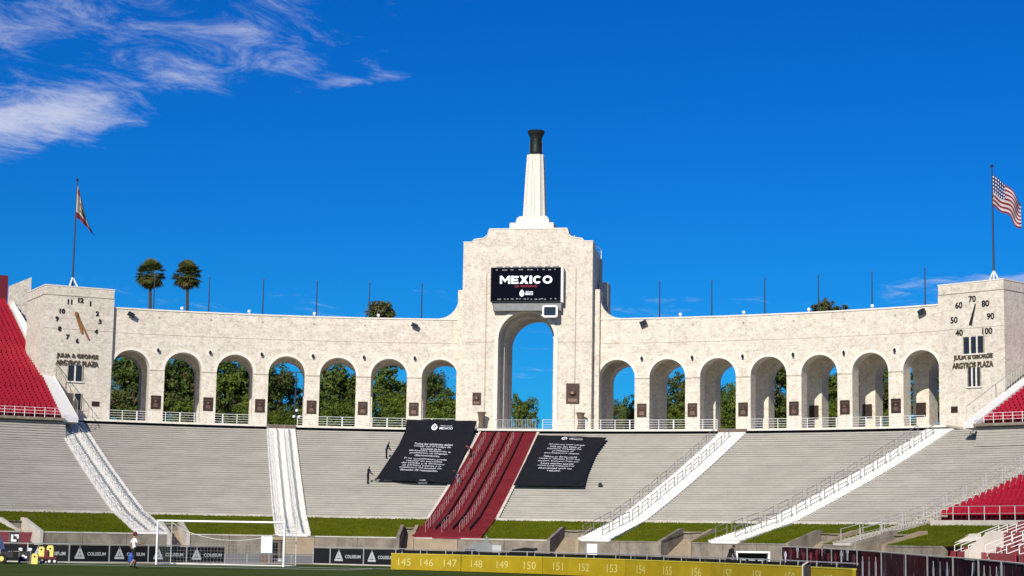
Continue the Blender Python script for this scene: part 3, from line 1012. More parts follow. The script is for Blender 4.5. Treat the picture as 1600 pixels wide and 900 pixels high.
for sgn, side in ((-1, 'left'), (1, 'right')):
    wg = thing('peristyle_wing', ap(sgn * .32, R, Z_TER), 'curved cream stone arcade of seven arches on the %s of the central tower' % side, 'arcade', 'arcaded wings of the peristyle')
    for i in range(7):
        ph = sgn * (PH0 + DPH * i)
        mb = MB()
        arch_bay(mb, ph, R, R + 1.75, Z_TER - .1, Z_TOP, Z_SPR, 2.999, HALF)
        mb.build('arch_bay', 'stone', wg)
        mb = MB()
        arch_bay(mb, ph, R + 6.4, R + 8.6, Z_TER - .1, Z_TOP - .6, Z_SPR, 2.999, HALF)
        mb.build('rear_arch_bay', 'stone', wg)
        mb = MB()     # gallery ceiling
        mb.arcslab((0, 0), R + 1.755, R + 6.395, 23.75, 24.15, ph - 2.999 / R, ph + 2.999 / R, 6)
        mb.build('gallery_ceiling', 'stone_pale', wg)
        mb = MB()     # coping of the parapet
        mb.arcslab((0, 0), R - .10, R + 1.85, Z_TOP + .003, Z_TOP + .17, ph - 2.998 / R, ph + 2.998 / R, 6)
        mb.build('coping', 'stone_pale', wg)
        mb = MB()     # shallow string course
        mb.arcslab((0, 0), R - .03, R + .02, 24.53, 24.59, ph - 2.998 / R, ph + 2.998 / R, 6)
        mb.build('string_course', 'stone_band', wg)
        mb = MB()     # pale archivolt ring, slightly proud
        ro = HALF + .34
        v = []
        for k in range(NA + 1):
            a_ = pi - pi * k / NA
            for rr in (HALF + .003, ro):
                for r_ in (R - .035, R + .01):
                    v.append(ap(ph + rr * cos(a_) / R, r_, Z_SPR + rr * sin(a_)))
        fs = []
        for k in range(NA):
            b = 4 * k
            fs += [(b, b + 4, b + 6, b + 2), (b + 2, b + 6, b + 7, b + 3), (b + 1, b + 5, b + 4, b)]
        mb.add(v, fs)
        mb.build('archivolt', 'stone_pale', wg)
    # piers between arches: plaque, impost, lamp
    for i in range(6):
        ph = sgn * (PH0 + DPH * (i + .5))
        rd = Vector((sin(ph), cos(ph), 0)); tg = Vector((cos(ph), -sin(ph), 0))
        p = ap(ph, R, 0)
        mb = MB()
        mb.box(p - rd * .03 + UPV * (Z_SPR - .06), (1.72, .10, .10), (tg, rd, UPV))
        mb.build('impost', 'stone_band', wg)
        pq = thing('wall_plaque', p - rd * .05 + UPV * 15.95, 'bronze plaque on the %s pier from the central tower, %s wing' % (ORD[i], side), 'plaque', 'bronze plaques on the arcade piers')
        mb = MB(); mb.box(p - rd * .05 + UPV * 16.72, (1.12, .10, 1.55), (tg, rd, UPV)); mb.build('plate', 'bronze', pq)
        mb = MB()
        mb.prism([(-.38, .5), (.38, .5), (.38, .42), (-.38, .42)], p - rd * .125 + UPV * 16.72, tg, UPV, rd * .03)
        for j in range(7):
            a_ = 2 * pi * j / 7
        mb.lathe(p - rd * .11 + UPV * 16.78, [(.02, -.16), (.14, -.10), (.19, .03), (.15, .16), (.03, .23)], 8)
        mb.prism([(-.30, -.55), (.30, -.55), (.22, -.12), (-.22, -.12)], p - rd * .115 + UPV * 16.72, tg, UPV, rd * .03)
        mb.build('relief', 'bronze_hi', pq)
        lm = thing('wall_lamp', p - rd * .05 + UPV * 22.4, 'small dark wall lamp above the %s pier from the central tower, %s wing' % (ORD[i], side), 'lamp', 'lamps above the arcade piers')
        mb = MB()
        mb.prism([(.42 * cos(2 * pi * k / 20), .42 * sin(2 * pi * k / 20)) for k in range(20)], p - rd * .05 + UPV * 22.75, tg, UPV, rd * .06)
        mb.build('backplate', 'stone_pale', lm)
        mb = MB()
        mb.tube(p - rd * .05 + UPV * 22.85, p - rd * .30 + UPV * 22.85, .05)
        mb.lathe(p - rd * .30 + UPV * 22.5, [(.05, -.02), (.13, .04), (.16, .30), (.05, .46)], 8)
        mb.build('lantern', 'black', lm)
        # vent rosette high on the wall
        mb = MB()
        mb.prism([(.13 * cos(2 * pi * k / 10), .13 * sin(2 * pi * k / 10)) for k in range(10)], p - rd * .03 + UPV * 26.55, tg, UPV, rd * .05)
        mb.build('vent', 'stone_line', wg)
# plaques on the shaded sides and inner piers of the right wing (three deepest bays)
for i in (4, 5, 6):
    ph = PH0 + DPH * (i - .5)
    rd = Vector((sin(ph), cos(ph), 0)); tg = Vector((cos(ph), -sin(ph), 0))
    p = ap(ph, R + 6.4, 0)
    mb = MB(); mb.box(p - rd * .05 + UPV * 16.72, (1.12, .10, 1.55), (tg, rd, UPV))
    tag(mb.build('gallery_plaque', 'bronze'), 'dark plaque on the inner pier seen through the %s arch of the right wing' % ORD[i], 'plaque', 'plaques inside the right gallery')

# ------------------------------------------------------------------ central tower
YF, YB = 88.42, 98.75
XH = 7.68
ct = thing('central_tower', Vector((0, YF, Z_TER)), 'tall cream stone central tower with one great arch and stepped top', 'tower')
ARX, ARC = 3.32, 28.15
ARS = ARC - ARX
def arch_wall(mb, x0, x1, zb, zt, y0, y1, hw, zs, outline_top=None):
    """front slab with an arched opening; outline_top(x)->z for the upper edge"""
    def top(x):
        return outline_top(x) if outline_top else zt
    xs = sorted(set([x0, x1, -hw, hw] + [hw * cos(pi * i / 40) for i in range(41)] + [x0 + (x1 - x0) * i / 160 for i in range(161)]))
    for a, b in zip(xs[:-1], xs[1:]):
        if b - a < 1e-5:
            continue
        def lo(x):
            return zb if abs(x) >= hw - 1e-6 else zs + math.sqrt(max(0, hw * hw - x * x))
        mid = (a + b) / 2
        la, lb = (zb, zb) if abs(mid) > hw else (lo(a) if abs(a) < hw - 1e-6 else zs, lo(b) if abs(b) < hw - 1e-6 else zs)
        ta, tb = top(a + 1e-4), top(b - 1e-4)
        mb.hexa([(a, y0, la), (b, y0, lb), (b, y1, lb), (a, y1, la)], [(a, y0, ta), (b, y0, tb), (b, y1, tb), (a, y1, ta)])
def mass_top(x):
    x = abs(x)
    if x > 6.55: return 36.32
    if x > 5.35: return 36.62 + (6.55 - x) * .12
    if x > 4.72: return 36.85 + .75 * (1 - math.sqrt(max(0, 1 - ((5.35 - x) / .63) ** 2)))
    return 37.86
mb = MB()
arch_wall(mb, -XH, XH, Z_TER - .1, 36, YF, YF + 2.4, ARX, ARS, mass_top)
mb.build('front_wall', 'stone', ct)
mb = MB()
arch_wall(mb, -XH + .02, XH - .02, Z_TER - .1, 35.6, YB - 2.2, YB, ARX, ARS - .1)
mb.build('rear_wall', 'stone', ct)
for s_ in (-1, 1):
    mb = MB()
    mb.box((s_ * 5.46, (YF + YB) / 2, (Z_TER + 35.9) / 2), (4.2, YB - YF - 4.65, 35.9 - Z_TER))
    mb.build('pier_core', 'stone', ct)
mb = MB()
# barrel vault of the passage
n_ = 28
for i in range(n_):
    a0, a1 = pi * i / n_, pi * (i + 1) / n_
    p = [(ARX * cos(a0), ARS + ARX * sin(a0)), (ARX * cos(a1), ARS + ARX * sin(a1))]
    q = [(3.6 * cos(a0), ARS + 4.4 * sin(a0)), (3.6 * cos(a1), ARS + 4.4 * sin(a1))]
    mb.add([(p[0][0], YF + 2.4, p[0][1]), (p[1][0], YF + 2.4, p[1][1]), (p[1][0], YB - 2.2, p[1][1]), (p[0][0], YB - 2.2, p[0][1])], [(0, 1, 2, 3)])
mb.build('vault', 'stone', ct)
mb = MB()
mb.box((0, (YF + YB) / 2, 36.05), (2 * XH - .5, YB - YF - 4.7, .3))
mb.build('roof', 'stone_pale', ct)
# stepped front reveal round the arch, a shallow projecting order
mb = MB()
v = []
pts = [(-1, Z_TER)] + [(None, i) for i in range(33)] + [(1, Z_TER)]
def ringpt(k, rr, n=32):
    if k == 0: return (-rr, Z_TER)
    if k == n + 2: return (rr, Z_TER)
    a_ = pi - pi * (k - 1) / n
    return (rr * cos(a_), ARS + rr * sin(a_))
for k in range(35):
    for rr in (ARX + .002, ARX + .42):
        x, z = ringpt(k, rr)
        for y in (YF - .12, YF + .01):
            v.append((x, y, z))
fs = []
for k in range(34):
    b = 4 * k
    fs += [(b, b + 4, b + 6, b + 2), (b + 2, b + 6, b + 7, b + 3), (b + 1, b + 5, b + 4, b)]
mb.add(v, fs)
mb.build('arch_moulding', 'stone_pale', ct)
# inner recessed order inside the passage
mb = MB()
v = []
for k in range(35):
    for rr in (ARX - .42, ARX - .002):
        x, z = ringpt(k, rr)
        for y in (YF + 2.0, YF + 4.0):
            v.append((x, y, z))
fs = []
for k in range(34):
    b = 4 * k
    fs += [(b, b + 4, b + 6, b + 2), (b + 1, b + 5, b + 4, b), (b + 3, b + 7, b + 5, b + 1)]
mb.add(v, fs)
mb.build('inner_order', 'stone', ct)
# narrow recessed joints and projecting pilaster edges
for x, z1 in ((-4.82, 32.6), (5.75, 33.2)):
    mb = MB(); mb.box((x, YF - .012, (Z_TER + z1) / 2), (.09, .05, z1 - Z_TER)); mb.build('joint', 'stone_line', ct)
for x0, x1 in ((-XH + .05, -ARX - .46), (ARX + .46, XH - .05)):
    mb = MB(); mb.box(((x0 + x1) / 2, YF - .015, 24.56), (x1 - x0, .05, .06)); mb.build('string_course', 'stone_band', ct)
cp = MB()
for k in range(60):
    a, b = -XH - .03 + (2 * XH + .06) * k / 60, -XH - .03 + (2 * XH + .06) * (k + 1) / 60
    za, zb_ = mass_top(max(-XH, min(XH, a + 1e-3))), mass_top(max(-XH, min(XH, b - 1e-3)))
    cp.hexa([(a, YF - .06, za + .003), (b, YF - .06, zb_ + .003), (b, YF + 2.46, zb_ + .003), (a, YF + 2.46, za + .003)],
            [(a, YF - .06, za + .14), (b, YF - .06, zb_ + .14), (b, YF + 2.46, zb_ + .14), (a, YF + 2.46, za + .14)])
cp.build('coping', 'stone_pale', ct)
# curved shoulders stepping down to the wings
for s_ in (-1, 1):
    poly = [(8.40, 26.9), (8.40, 30.85), (8.44, 30.85)]
    for k in range(13):
        a_ = (pi / 2) * k / 12
        poly.append((8.44 + 2.35 * (1 - cos(a_)), 30.0 - 2.35 * sin(a_) - .12 * k / 12))
    poly += [(12.9, 27.50), (12.9, 26.9)]
    mb = MB()
    mb.prism([(x * s_, z) for x, z in poly], Vector((0, 90.03, 0)), Vector((1, 0, 0)), UPV, Vector((0, 2.2, 0)))
    mb.build('scroll_shoulder', 'stone', ct)
    mb = MB()
    mb.box((s_ * 8.06, 90.9, (Z_TER + 30.85) / 2), (.74, 2.7, 30.85 - Z_TER))
    mb.build('shoulder_block', 'stone', ct)
    # rear buttress block seen beyond the side face
    mb = MB()
    mb.box((s_ * 8.25, YB - 2.6, 23.2), (1.1, 3.0, 18.4))
    mb.build('rear_buttress', 'stone', ct)
    mb = MB()
    mb.tube((s_ * 5.2, YF + 2.2, 37.4), (s_ * 7.5, YB - .3, 37.0), .05); mb.tube((s_ * 5.2, YF + 2.2, 36.2), (s_ * 5.2, YF + 2.2, 37.4), .05); mb.tube((s_ * 7.5, YB - .3, 35.6), (s_ * 7.5, YB - .3, 37.0), .05)
    mb.tube((s_ * 5.2, YF + 2.2, 36.9), (s_ * 7.5, YB - .3, 36.5), .035)
    mb.build('roof_rail', 'rail_white', ct)
# torch pedestal, shaft and bowl
TY = 93.6
def square(c, h, z0, z1, h2=None):
    h2 = h if h2 is None else h2
    x, y = c
    return ([(x - h, y - h, z0), (x + h, y - h, z0), (x + h, y + h, z0), (x - h, y + h, z0)], [(x - h2, y - h2, z1), (x + h2, y - h2, z1), (x + h2, y + h2, z1), (x - h2, y + h2, z1)])
th = MB()
for h, z0, z1, h2 in ((2.78, 36.2, 39.10, 2.62), (2.05, 39.10, 39.75, 1.9), (1.92, 39.75, 40.05, 1.62)):
    th.hexa(*square((0, TY), h, z0, z1, h2))
th.build('torch_pedestal', 'stone_pale', ct)
sh = MB()
def crossplan(w):
    a, b = w, w * .62
    g_ = w * .10
    pts = []
    for q in range(4):
        c_, s_ = cos(q * pi / 2), sin(q * pi / 2)
        for x, y in ((b, -a), (b + g_, -a + g_ * 1.6), (a - g_ * 1.6, -b - g_), (a, -b)):
            pts.append((x * c_ - y * s_, x * s_ + y * c_))
    # two flutes on each face
    out = []
    for i, p in enumerate(pts):
        out.append(p)
        if i % 4 == 3:
            q = pts[(i + 1) % len(pts)]
            for t_, dpt in ((.30, 0), (.33, .09), (.42, .09), (.45, 0), (.55, 0), (.58, .09), (.67, .09), (.70, 0)):
                x, y = p[0] + (q[0] - p[0]) * t_, p[1] + (q[1] - p[1]) * t_
                l = math.hypot(x, y)
                out.append((x * (1 - dpt * w / l), y * (1 - dpt * w / l)))
    return out
lv = [(1.36, 39.9), (1.30, 41.0), (1.10, 45.6), (.97, 47.75)]
n_ = len(crossplan(1))
vs = []
for w_, z in lv:
    vs += [(x, TY + y, z) for x, y in crossplan(w_)]
fs = []
for k in range(len(lv) - 1):
    for i in range(n_):
        fs.append((k * n_ + i, k * n_ + (i + 1) % n_, (k + 1) * n_ + (i + 1) % n_, (k + 1) * n_ + i))
fs.append(tuple((len(lv) - 1) * n_ + i for i in range(n_)))
sh.add(vs, fs)
sh.build('torch_shaft', 'stone_pale', ct)
tb = MB()
tb.lathe((0, TY, 0), [(.80, 47.6), (.84, 47.9), (.70, 48.1), (.66, 49.0), (.70, 49.7), (.80, 50.1), (1.00, 50.45), (1.07, 50.70), (1.0, 50.78), (.8, 50.55)], 20)
tb.build('torch_bowl', 'torch', ct, smooth=False)
for k in range(10):
    mb = MB()
    a_ = 2 * pi * k / 10
    mb.box((.72 * cos(a_), TY + .72 * sin(a_), 48.8), (.10, .12, 1.5), (Vector((cos(a_), sin(a_), 0)), Vector((-sin(a_), cos(a_), 0)), UPV))
    mb.build('torch_rib', 'torch', ct)
# plaques on the tower
for px, py, w_, h_, lab in ((745, 623, 1.0, 1.42, 'small bronze relief plaque left of the great arch'), (895, 615, 1.55, 2.35, 'large bronze portrait plaque right of the great arch')):
    p = at_y(px, py, YF)
    pq = thing('wall_plaque', p - UPV * h_ / 2, lab, 'plaque')
    mb = MB(); mb.box(p + Vector((0, -.05, 0)), (w_, .1, h_)); mb.build('plate', 'bronze', pq)
    mb = MB(); mb.lathe(p + Vector((0, -.12, .1)), [(.03, -.3), (.25 * w_, -.18), (.24 * w_, .1), (.1 * w_, .3), (.02, .36)], 10)
    mb.box(p + Vector((0, -.12, -h_ * .33)), (w_ * .7, .06, h_ * .16)); mb.build('relief', 'bronze_hi', pq)
for px in (752, 907):
    p = at_y(px, 668, YF - 1.2)
    mb = MB()
    mb.lathe((p.x, p.y, Z_TER), [(.62, 0), (.62, .25), (.38, .4), (.30, 1.0), (.42, 1.9), (.55, 2.15), (.30, 2.2)], 10)
    tag(mb.build('stone_urn', 'brown'), 'dark tapering urn standing at the foot of the great arch, %s side' % ('left' if px < 800 else 'right'), 'urn', 'urns beside the great arch')

# ------------------------------------------------------------------ video screen and framed monitor
sc_ = thing('video_screen', at_y(821.5, 471, YF), 'black video screen reading MEXICO mounted above the great arch', 'screen')
YS = YF - 1.15
TL, BR = at_y(767, 418, YS), at_y(876, 471, YS)
cx_, cz_ = (TL.x + BR.x) / 2, (TL.z + BR.z) / 2
SWd, SHt = BR.x - TL.x, TL.z - BR.z
mb = MB(); mb.box((cx_, YS + .575, cz_), (SWd, 1.14, SHt)); mb.build('housing', 'black', sc_)
mb = MB(); mb.box((cx_, YS - .01, cz_), (SWd - .16, .03, SHt - .16)); fc = mb.build('screen_face', 'screen', sc_)
mb = MB(); mb.box((cx_ + SWd / 2 + .13, YS + .5, cz_), (.24, .9, SHt + .15)); mb.build('side_strip', 'rail_white', sc_)
mb = MB(); mb.box((cx_ + .15, YS + .72, BR.z - .52), (SWd * .97, .82, 1.0)); mb.build('under_box', 'grey_plastic', sc_)
X_, Z_ = Vector((1, 0, 0)), UPV
O_ = Vector((cx_, YS - .032, cz_))
def wide_caps(O, U, V, word, width, h, st):
    """extended bold capitals drawn as polygons, one mesh per letter"""
    wd_ = {'M': 1.42, 'E': .98, 'X': 1.22, 'I': .34, 'C': 1.16, 'O': 1.30}
    gap = .17
    tot = sum(wd_[c] for c in word) + gap * (len(word) - 1)
    k = width / tot
    x = -width / 2
    for c in word:
        w_ = wd_[c] * k
        polys = []
        def rect(x0, y0, x1, y1): polys.append([(x0, y0), (x1, y0), (x1, y1), (x0, y1)])
        if c == 'I': rect(0, 0, w_, h)
        elif c == 'E':
            rect(0, 0, st, h)
            for y0 in (0, (h - st) / 2, h - st): rect(st, y0, w_ * (.92 if 0 < y0 < h - st else 1), y0 + st * .86)
        elif c == 'M':
            rect(0, 0, st, h); rect(w_ - st, 0, w_, h)
            polys.append([(st, h), (st, h - st * 1.25), (w_ / 2, h * .18), (w_ / 2, h * .18 + st * 1.3)])
            polys.append([(w_ - st, h), (w_ / 2, h * .18 + st * 1.3), (w_ / 2, h * .18), (w_ - st, h - st * 1.25)])
        elif c == 'X':
            polys.append([(0, 0), (st * 1.45, 0), (w_, h), (w_ - st * 1.45, h)]); 
            polys.append([(w_ - st * 1.45, 0), (w_, 0), (w_ / 2 + st * .72, h / 2), (w_ / 2 - .01, h / 2 - st * .0 - .12)])
            polys.append([(0, h), (w_ / 2 - st * .72, h / 2), (w_ / 2 + .01, h / 2 + .12), (st * 1.45, h)])
        else:
            n = 28
            a0, a1 = (0, 2 * pi) if c == 'O' else (rad(42), rad(318))
            for i in range(n):
                b0, b1 = a0 + (a1 - a0) * i / n, a0 + (a1 - a0) * (i + 1) / n
                polys.append([(w_ / 2 + r_ * cos(b) * w_ / h, h / 2 + r_ * sin(b)) if r_ == h / 2 else (w_ / 2 + (w_ / 2 - st) * cos(b), h / 2 + (h / 2 - st * .86) * sin(b)) for r_, b in ((h / 2, b0), (h / 2, b1), (0, b1), (0, b0))])
        mb = MB()
        for p in polys:
            mb.add([O + U * (x + a) + V * (b - h / 2) for a, b in p], [tuple(range(len(p)))])
        mb.build('letter', 'screen_white', fc)
        x += w_ + gap * k
wide_caps(O_ + Z_ * .55 + X_ * .05, X_, Z_, 'MEXICO', 6.15, .92, .235)
mb = MB(); text_on(mb, 'DE VISITANTE', O_ - Z_ * .22 + X_ * .05, X_, Z_, width=2.6, height=.22); mb.build('lettering', 'screen_red', fc)
def emblem(mb, O, U, V, s, hole=True):
    pts = []
    for k in range(24):
        a_ = 2 * pi * k / 24
        pts.append((.42 * cos(a_) * (1 - .25 * max(0, sin(a_))), .55 * sin(a_) + .08 * max(0, sin(a_)) ** 6))
    inn = [(x * .62, y * .66 - .02) for x, y in pts]
    n = 24
    v = [O + U * (x * s) + V * (y * s) for x, y in pts] + [O + U * (x * s) + V * (y * s) for x, y in inn]
    mb.add(v, [(i, (i + 1) % n, n + (i + 1) % n, n + i) for i in range(n)])
    for bx, by, bw, bh in ((0, .12, .10, .34), (-.12, -.16, .10, .28), (.12, -.16, .10, .28), (0, -.22, .34, .07)):
        q = O + U * (bx * s) + V * (by * s)
        mb.add([q - U * bw * s / 2 - V * bh * s / 2, q + U * bw * s / 2 - V * bh * s / 2, q + U * bw * s / 2 + V * bh * s / 2, q - U * bw * s / 2 + V * bh * s / 2], [(0, 1, 2, 3)])
mb = MB()
emblem(mb, O_ - Z_ * 1.05 - X_ * .42, X_, Z_, .66)
text_on(mb, 'SELECCION', O_ - Z_ * .88 + X_ * .45, X_, Z_, width=.86, height=.16, bold=.006)
text_on(mb, 'MEXICO', O_ - Z_ * 1.12 + X_ * .45, X_, Z_, width=.86, height=.24, bold=.01)
mb.build('logo', 'screen_white', fc)
mb = MB()
rs = random.Random(3)
for z_, n_ in ((1.72, 12), (-1.72, 16)):
    for k in range(n_):
        x = -3.6 + 7.2 * (k + rs.uniform(.1, .9)) / n_
        w_ = rs.uniform(.10, .34)
        q = O_ + X_ * x + Z_ * (z_ + rs.uniform(-.03, .03))
        mb.add([q - X_ * w_ / 2 - Z_ * .06, q + X_ * w_ / 2 - Z_ * .06, q + X_ * w_ / 2 + Z_ * .06, q - X_ * w_ / 2 + Z_ * .06], [(0, 1, 2, 3)])
mb.build('ticker', 'grey_plastic', fc)['kind'] = 'stuff'
for k in range(8):
    mb = MB(); mb.box((cx_ - 3.3 + .95 * k, YF - .08, TL.z + .22), (.62, .14, .14)); mb.build('mounting_bracket', 'grey_plastic', sc_)
fm = thing('framed_monitor', at_y(859, 497, YF - 1.3), 'white rimmed dark monitor hanging at the lower right corner of the video screen', 'monitor')
c = at_y(859.5, 486.5, YF - 1.3)
w_, h_, rr = 1.80, 1.42, .22
def rrect(w_, h_, r_, n=5):
    pts = []
    for cx0, cy0, a0 in ((w_ / 2 - r_, h_ / 2 - r_, 0), (-w_ / 2 + r_, h_ / 2 - r_, 90), (-w_ / 2 + r_, -h_ / 2 + r_, 180), (w_ / 2 - r_, -h_ / 2 + r_, 270)):
        for k in range(n + 1):
            a_ = rad(a0 + 90 * k / n)
            pts.append((cx0 + r_ * cos(a_), cy0 + r_ * sin(a_)))
    return pts
oo, ii = rrect(w_, h_, .28), rrect(w_ - .42, h_ - .42, .10)
n_ = len(oo)
mb = MB()
for y in (c.y - .15, c.y + .15):
    pass
V3 = lambda p, y: (c.x + p[0], y, c.z + p[1])
vs = [V3(p, c.y - .15) for p in oo] + [V3(p, c.y - .15) for p in ii] + [V3(p, c.y + .15) for p in oo] + [V3(p, c.y + .0) for p in ii]
fs = []
for k in range(n_):
    j = (k + 1) % n_
    fs += [(k, j, n_ + j, n_ + k), (k, 2 * n_ + k, 2 * n_ + j, j), (n_ + k, n_ + j, 3 * n_ + j, 3 * n_ + k)]
mb.add(vs, fs)
mb.build('rim', 'white_clean', fm)
mb = MB(); mb.prism(ii, Vector((c.x, c.y - .02, c.z)), X_, Z_, Vector((0, .1, 0))); mb.build('panel', 'glass', fm)
mb = MB(); mb.box((c.x, (c.y + YF) / 2 + .05, c.z + .3), (.2, YF - c.y - .1, .2)); mb.build('bracket', 'black', fm)
#@@PART3
# ------------------------------------------------------------------ end towers
TOWER = {}
for sgn in (-1, 1):
    ph = sgn * .5395
    A = ap(ph, R - .45, 0)                        # inner front corner
    B = Vector((sgn * 52.6, 72.35, 0))            # outer front corner
    tg = (B - A).normalized()
    wd = (B - A).length
    rd = Vector((-tg.y, tg.x, 0)) if sgn > 0 else Vector((tg.y, -tg.x, 0))
    if rd.y < 0:
        rd = -rd
    ZT = 29.35
    lab = 'square cream stone clock tower at the left end of the arcade' if sgn < 0 else 'square cream stone thermometer tower at the right end of the arcade'
    t = thing('end_tower', (A + B) / 2 + UPV * Z_TER, lab, 'tower', 'end towers of the peristyle')
    dp = 8.0
    mb = MB()
    def slab(mb, a, b, z0, z1, y0, y1):
        mb.hexa([A + tg * a + rd * y0 + UPV * z0, A + tg * b + rd * y0 + UPV * z0, A + tg * b + rd * y1 + UPV * z0, A + tg * a + rd * y1 + UPV * z0],
                [A + tg * a + rd * y0 + UPV * z1, A + tg * b + rd * y0 + UPV * z1, A + tg * b + rd * y1 + UPV * z1, A + tg * a + rd * y1 + UPV * z1])
    slab(mb, 0, wd, Z_TER - 2, ZT - 1.05, 0, dp)
    mb.build('shaft', 'stone', t)
    mb = MB(); slab(mb, -.05, wd + .05, ZT - 1.05, ZT - .97, -.05, dp + .05); mb.build('cornice_line', 'stone_line', t)
    mb = MB(); slab(mb, .03, wd - .03, ZT - .97, ZT, .03, dp - .03); mb.build('parapet', 'stone', t)
    mb = MB(); slab(mb, -.02, wd + .02, ZT, ZT + .12, -.02, dp + .02); mb.build('coping', 'stone_pale', t)
    mb = MB(); slab(mb, .04, wd - .04, 24.52, 24.58, -.03, .01); mb.build('string_course', 'stone_band', t)
    Nn = -rd
    U = tg if sgn > 0 else -tg                    # screen right along the face
    TOWER[sgn] = (t, A, tg, rd, wd, U, ZT, dp)
    def on(px, py, off=.0):
        return at_plane(px, py, A, Nn) - rd * off
    if sgn < 0:
        # outer wing wall rising beyond the tower's left side
        e = thing('tower_wing_wall', B + rd * 23 + tg * 1.2 + UPV * 18, 'plain cream wall rising behind the left side of the clock tower', 'wall')
        mb = MB()
        O = B + rd * 23
        pw = [at_plane(x_, y_, O, rd) for x_, y_ in ((16, 446.5), (49.5, 433))]
        s0, s1 = (pw[0] - O).dot(tg), (pw[1] - O).dot(tg)
        mb.prism([(s1, 14), (s0, 14), (s0, pw[0].z), (s1, pw[1].z)], O, tg, UPV, rd * .8)
        mb.build('wall_face', 'stone', e)
        nums = {'12': (126, 469), '11': (109, 471.5), '1': (141, 474.5), '10': (97, 486), '2': (152, 490), '9': (89, 498), '3': (156, 502.5), '8': (93, 513.5), '4': (150, 518), '7': (105.5, 526.5), '6': (120.5, 532.5)}
        ck = thing('tower_clock', on(122, 500) - UPV * 2.5, 'large wall clock with dark numerals and rusty brown hands', 'clock')
        for s_, (px, py) in nums.items():
            mb = MB(); text_on(mb, s_, on(px, py, .09), U, UPV, height=.56, thick=-rd * .09, bold=.03); mb.build('numeral', 'black', ck)
        for (x1, y1, w_) in ((138.5, 531, .13), (128, 521, .20)):
            a_, b_ = on(119, 490, .14), on(x1, y1, .14)
            d_ = (b_ - a_).normalized(); s2 = d_.cross(rd).normalized()
            mb = MB(); mb.hexa([a_ - s2 * w_, a_ + s2 * w_, a_ + s2 * w_ + rd * .05, a_ - s2 * w_ + rd * .05], [b_ - s2 * w_ * .6, b_ + s2 * w_ * .6, b_ + s2 * w_ * .6 + rd * .05, b_ - s2 * w_ * .6 + rd * .05])
            mb.build('hand', 'hand', ck)
        mb = MB(); mb.box(on(119, 490, .10), (.35, .1, .35), (U, rd, UPV)); mb.build('hub', 'hand', ck)
        wins = [((106, 571), (128, 596), 2, 1, 'dark two pane window below the lettering on the clock tower'), ((104, 614), (126, 640), 2, 4, 'barred dark window low on the clock tower')]
        sign = [('JULIA & GEORGE', (120.5, 557), 4.75), ('ARGYROS PLAZA', (120, 567.5), 4.85)]
        pl = ((149, 631), .85, .55, 'small dark plaque beside the barred window of the clock tower')
    else:
        nums = {'40': (1499, 520), '50': (1491, 500), '60': (1498.5, 477), '70': (1519.5, 467), '80': (1540, 474), '90': (1548, 494), '100': (1543, 517)}
        ck = thing('tower_thermometer', on(1519, 500) - UPV * 2.5, 'round dial thermometer with dark numbers 40 to 100 and one needle', 'thermometer')
        for s_, (px, py) in nums.items():
            mb = MB(); text_on(mb, s_, on(px, py, .09), U, UPV, height=.66, thick=-rd * .09, bold=.012); mb.build('numeral', 'black', ck)
        a_, b_ = on(1517, 507.5, .14), on(1525, 474.5, .14)
        d_ = (b_ - a_).normalized(); s2 = d_.cross(rd).normalized()
        mb = MB(); mb.hexa([a_ - s2 * .17, a_ + s2 * .17, a_ + s2 * .17 + rd * .05, a_ - s2 * .17 + rd * .05], [b_ - s2 * .05, b_ + s2 * .05, b_ + s2 * .05 + rd * .05, b_ - s2 * .05 + rd * .05])
        mb.build('needle', 'black', ck)
        wins = [((1505.5, 527), (1538, 551), 3, 3, 'wide dark barred window below the thermometer dial'), ((1512.5, 575), (1533, 603), 3, 4, 'narrow barred window below the lettering on the thermometer tower')]
        sign = [('JULIA & GEORGE', (1521, 558), 4.7), ('ARGYROS PLAZA', (1520.5, 570), 4.9)]
        pl = ((1491.5, 640), .8, .65, 'small dark plaque low on the thermometer tower')
    for (x0, y0), (x1, y1), nc, nrw, lab in wins:
        p, q = on(x0, y0), on(x1, y1)
        c = (p + q) / 2
        w_, h_ = abs((q - p).dot(U)), abs(q.z - p.z)
        wt = thing('tower_window', c - UPV * h_ / 2, lab, 'window', 'windows of the end towers')
        mb = MB(); mb.box(c - rd * .004, (w_, .03, h_), (U, rd, UPV)); mb.build('pane', 'glass', wt)
        for k in range(nc + 1):
            mb = MB(); mb.box(c - rd * .06 + U * (-w_ / 2 + w_ * k / nc), (.16 if 0 < k < nc else .10, .10, h_ + .1), (U, rd, UPV))
            mb.build('mullion', 'stone_pale' if 0 < k < nc else 'stone_line', wt)
        for k in range(1, nrw):
            mb = MB(); mb.box(c - rd * .04 + UPV * (-h_ / 2 + h_ * k / nrw), (w_, .05, .05), (U, rd, UPV)); mb.build('glazing_bar', 'bronze', wt)
        mb = MB(); mb.box(c - rd * .08 - UPV * (h_ / 2 + .1), (w_ + .3, .18, .14), (U, rd, UPV)); mb.build('sill', 'stone_pale', wt)
    sg = thing('tower_lettering', on(*sign[1][1]) - UPV * .4, 'two lines of bronze capital letters on the %s tower' % ('clock' if sgn < 0 else 'thermometer'), 'sign', 'lettering on the end towers')
    for s_, (px, py), w_ in sign:
        mb = MB(); text_on(mb, s_, on(px, py, .16), U, UPV, width=w_, height=.60, thick=-rd * .15, bold=.012); mb.build('lettering_line', 'letter', sg)
    (px, py), w_, h_, lab = pl
    mb = MB(); mb.box(on(px, py, .04), (w_, .08, h_), (U, rd, UPV)); tag(mb.build('tower_plaque', 'bronze'), lab, 'plaque')
    # stair from the terrace beside the tower
    # flagpole on the roof
    bx, by, tx, ty = (113, 447, 119, 283) if sgn < 0 else (1553, 436, 1549, 262)
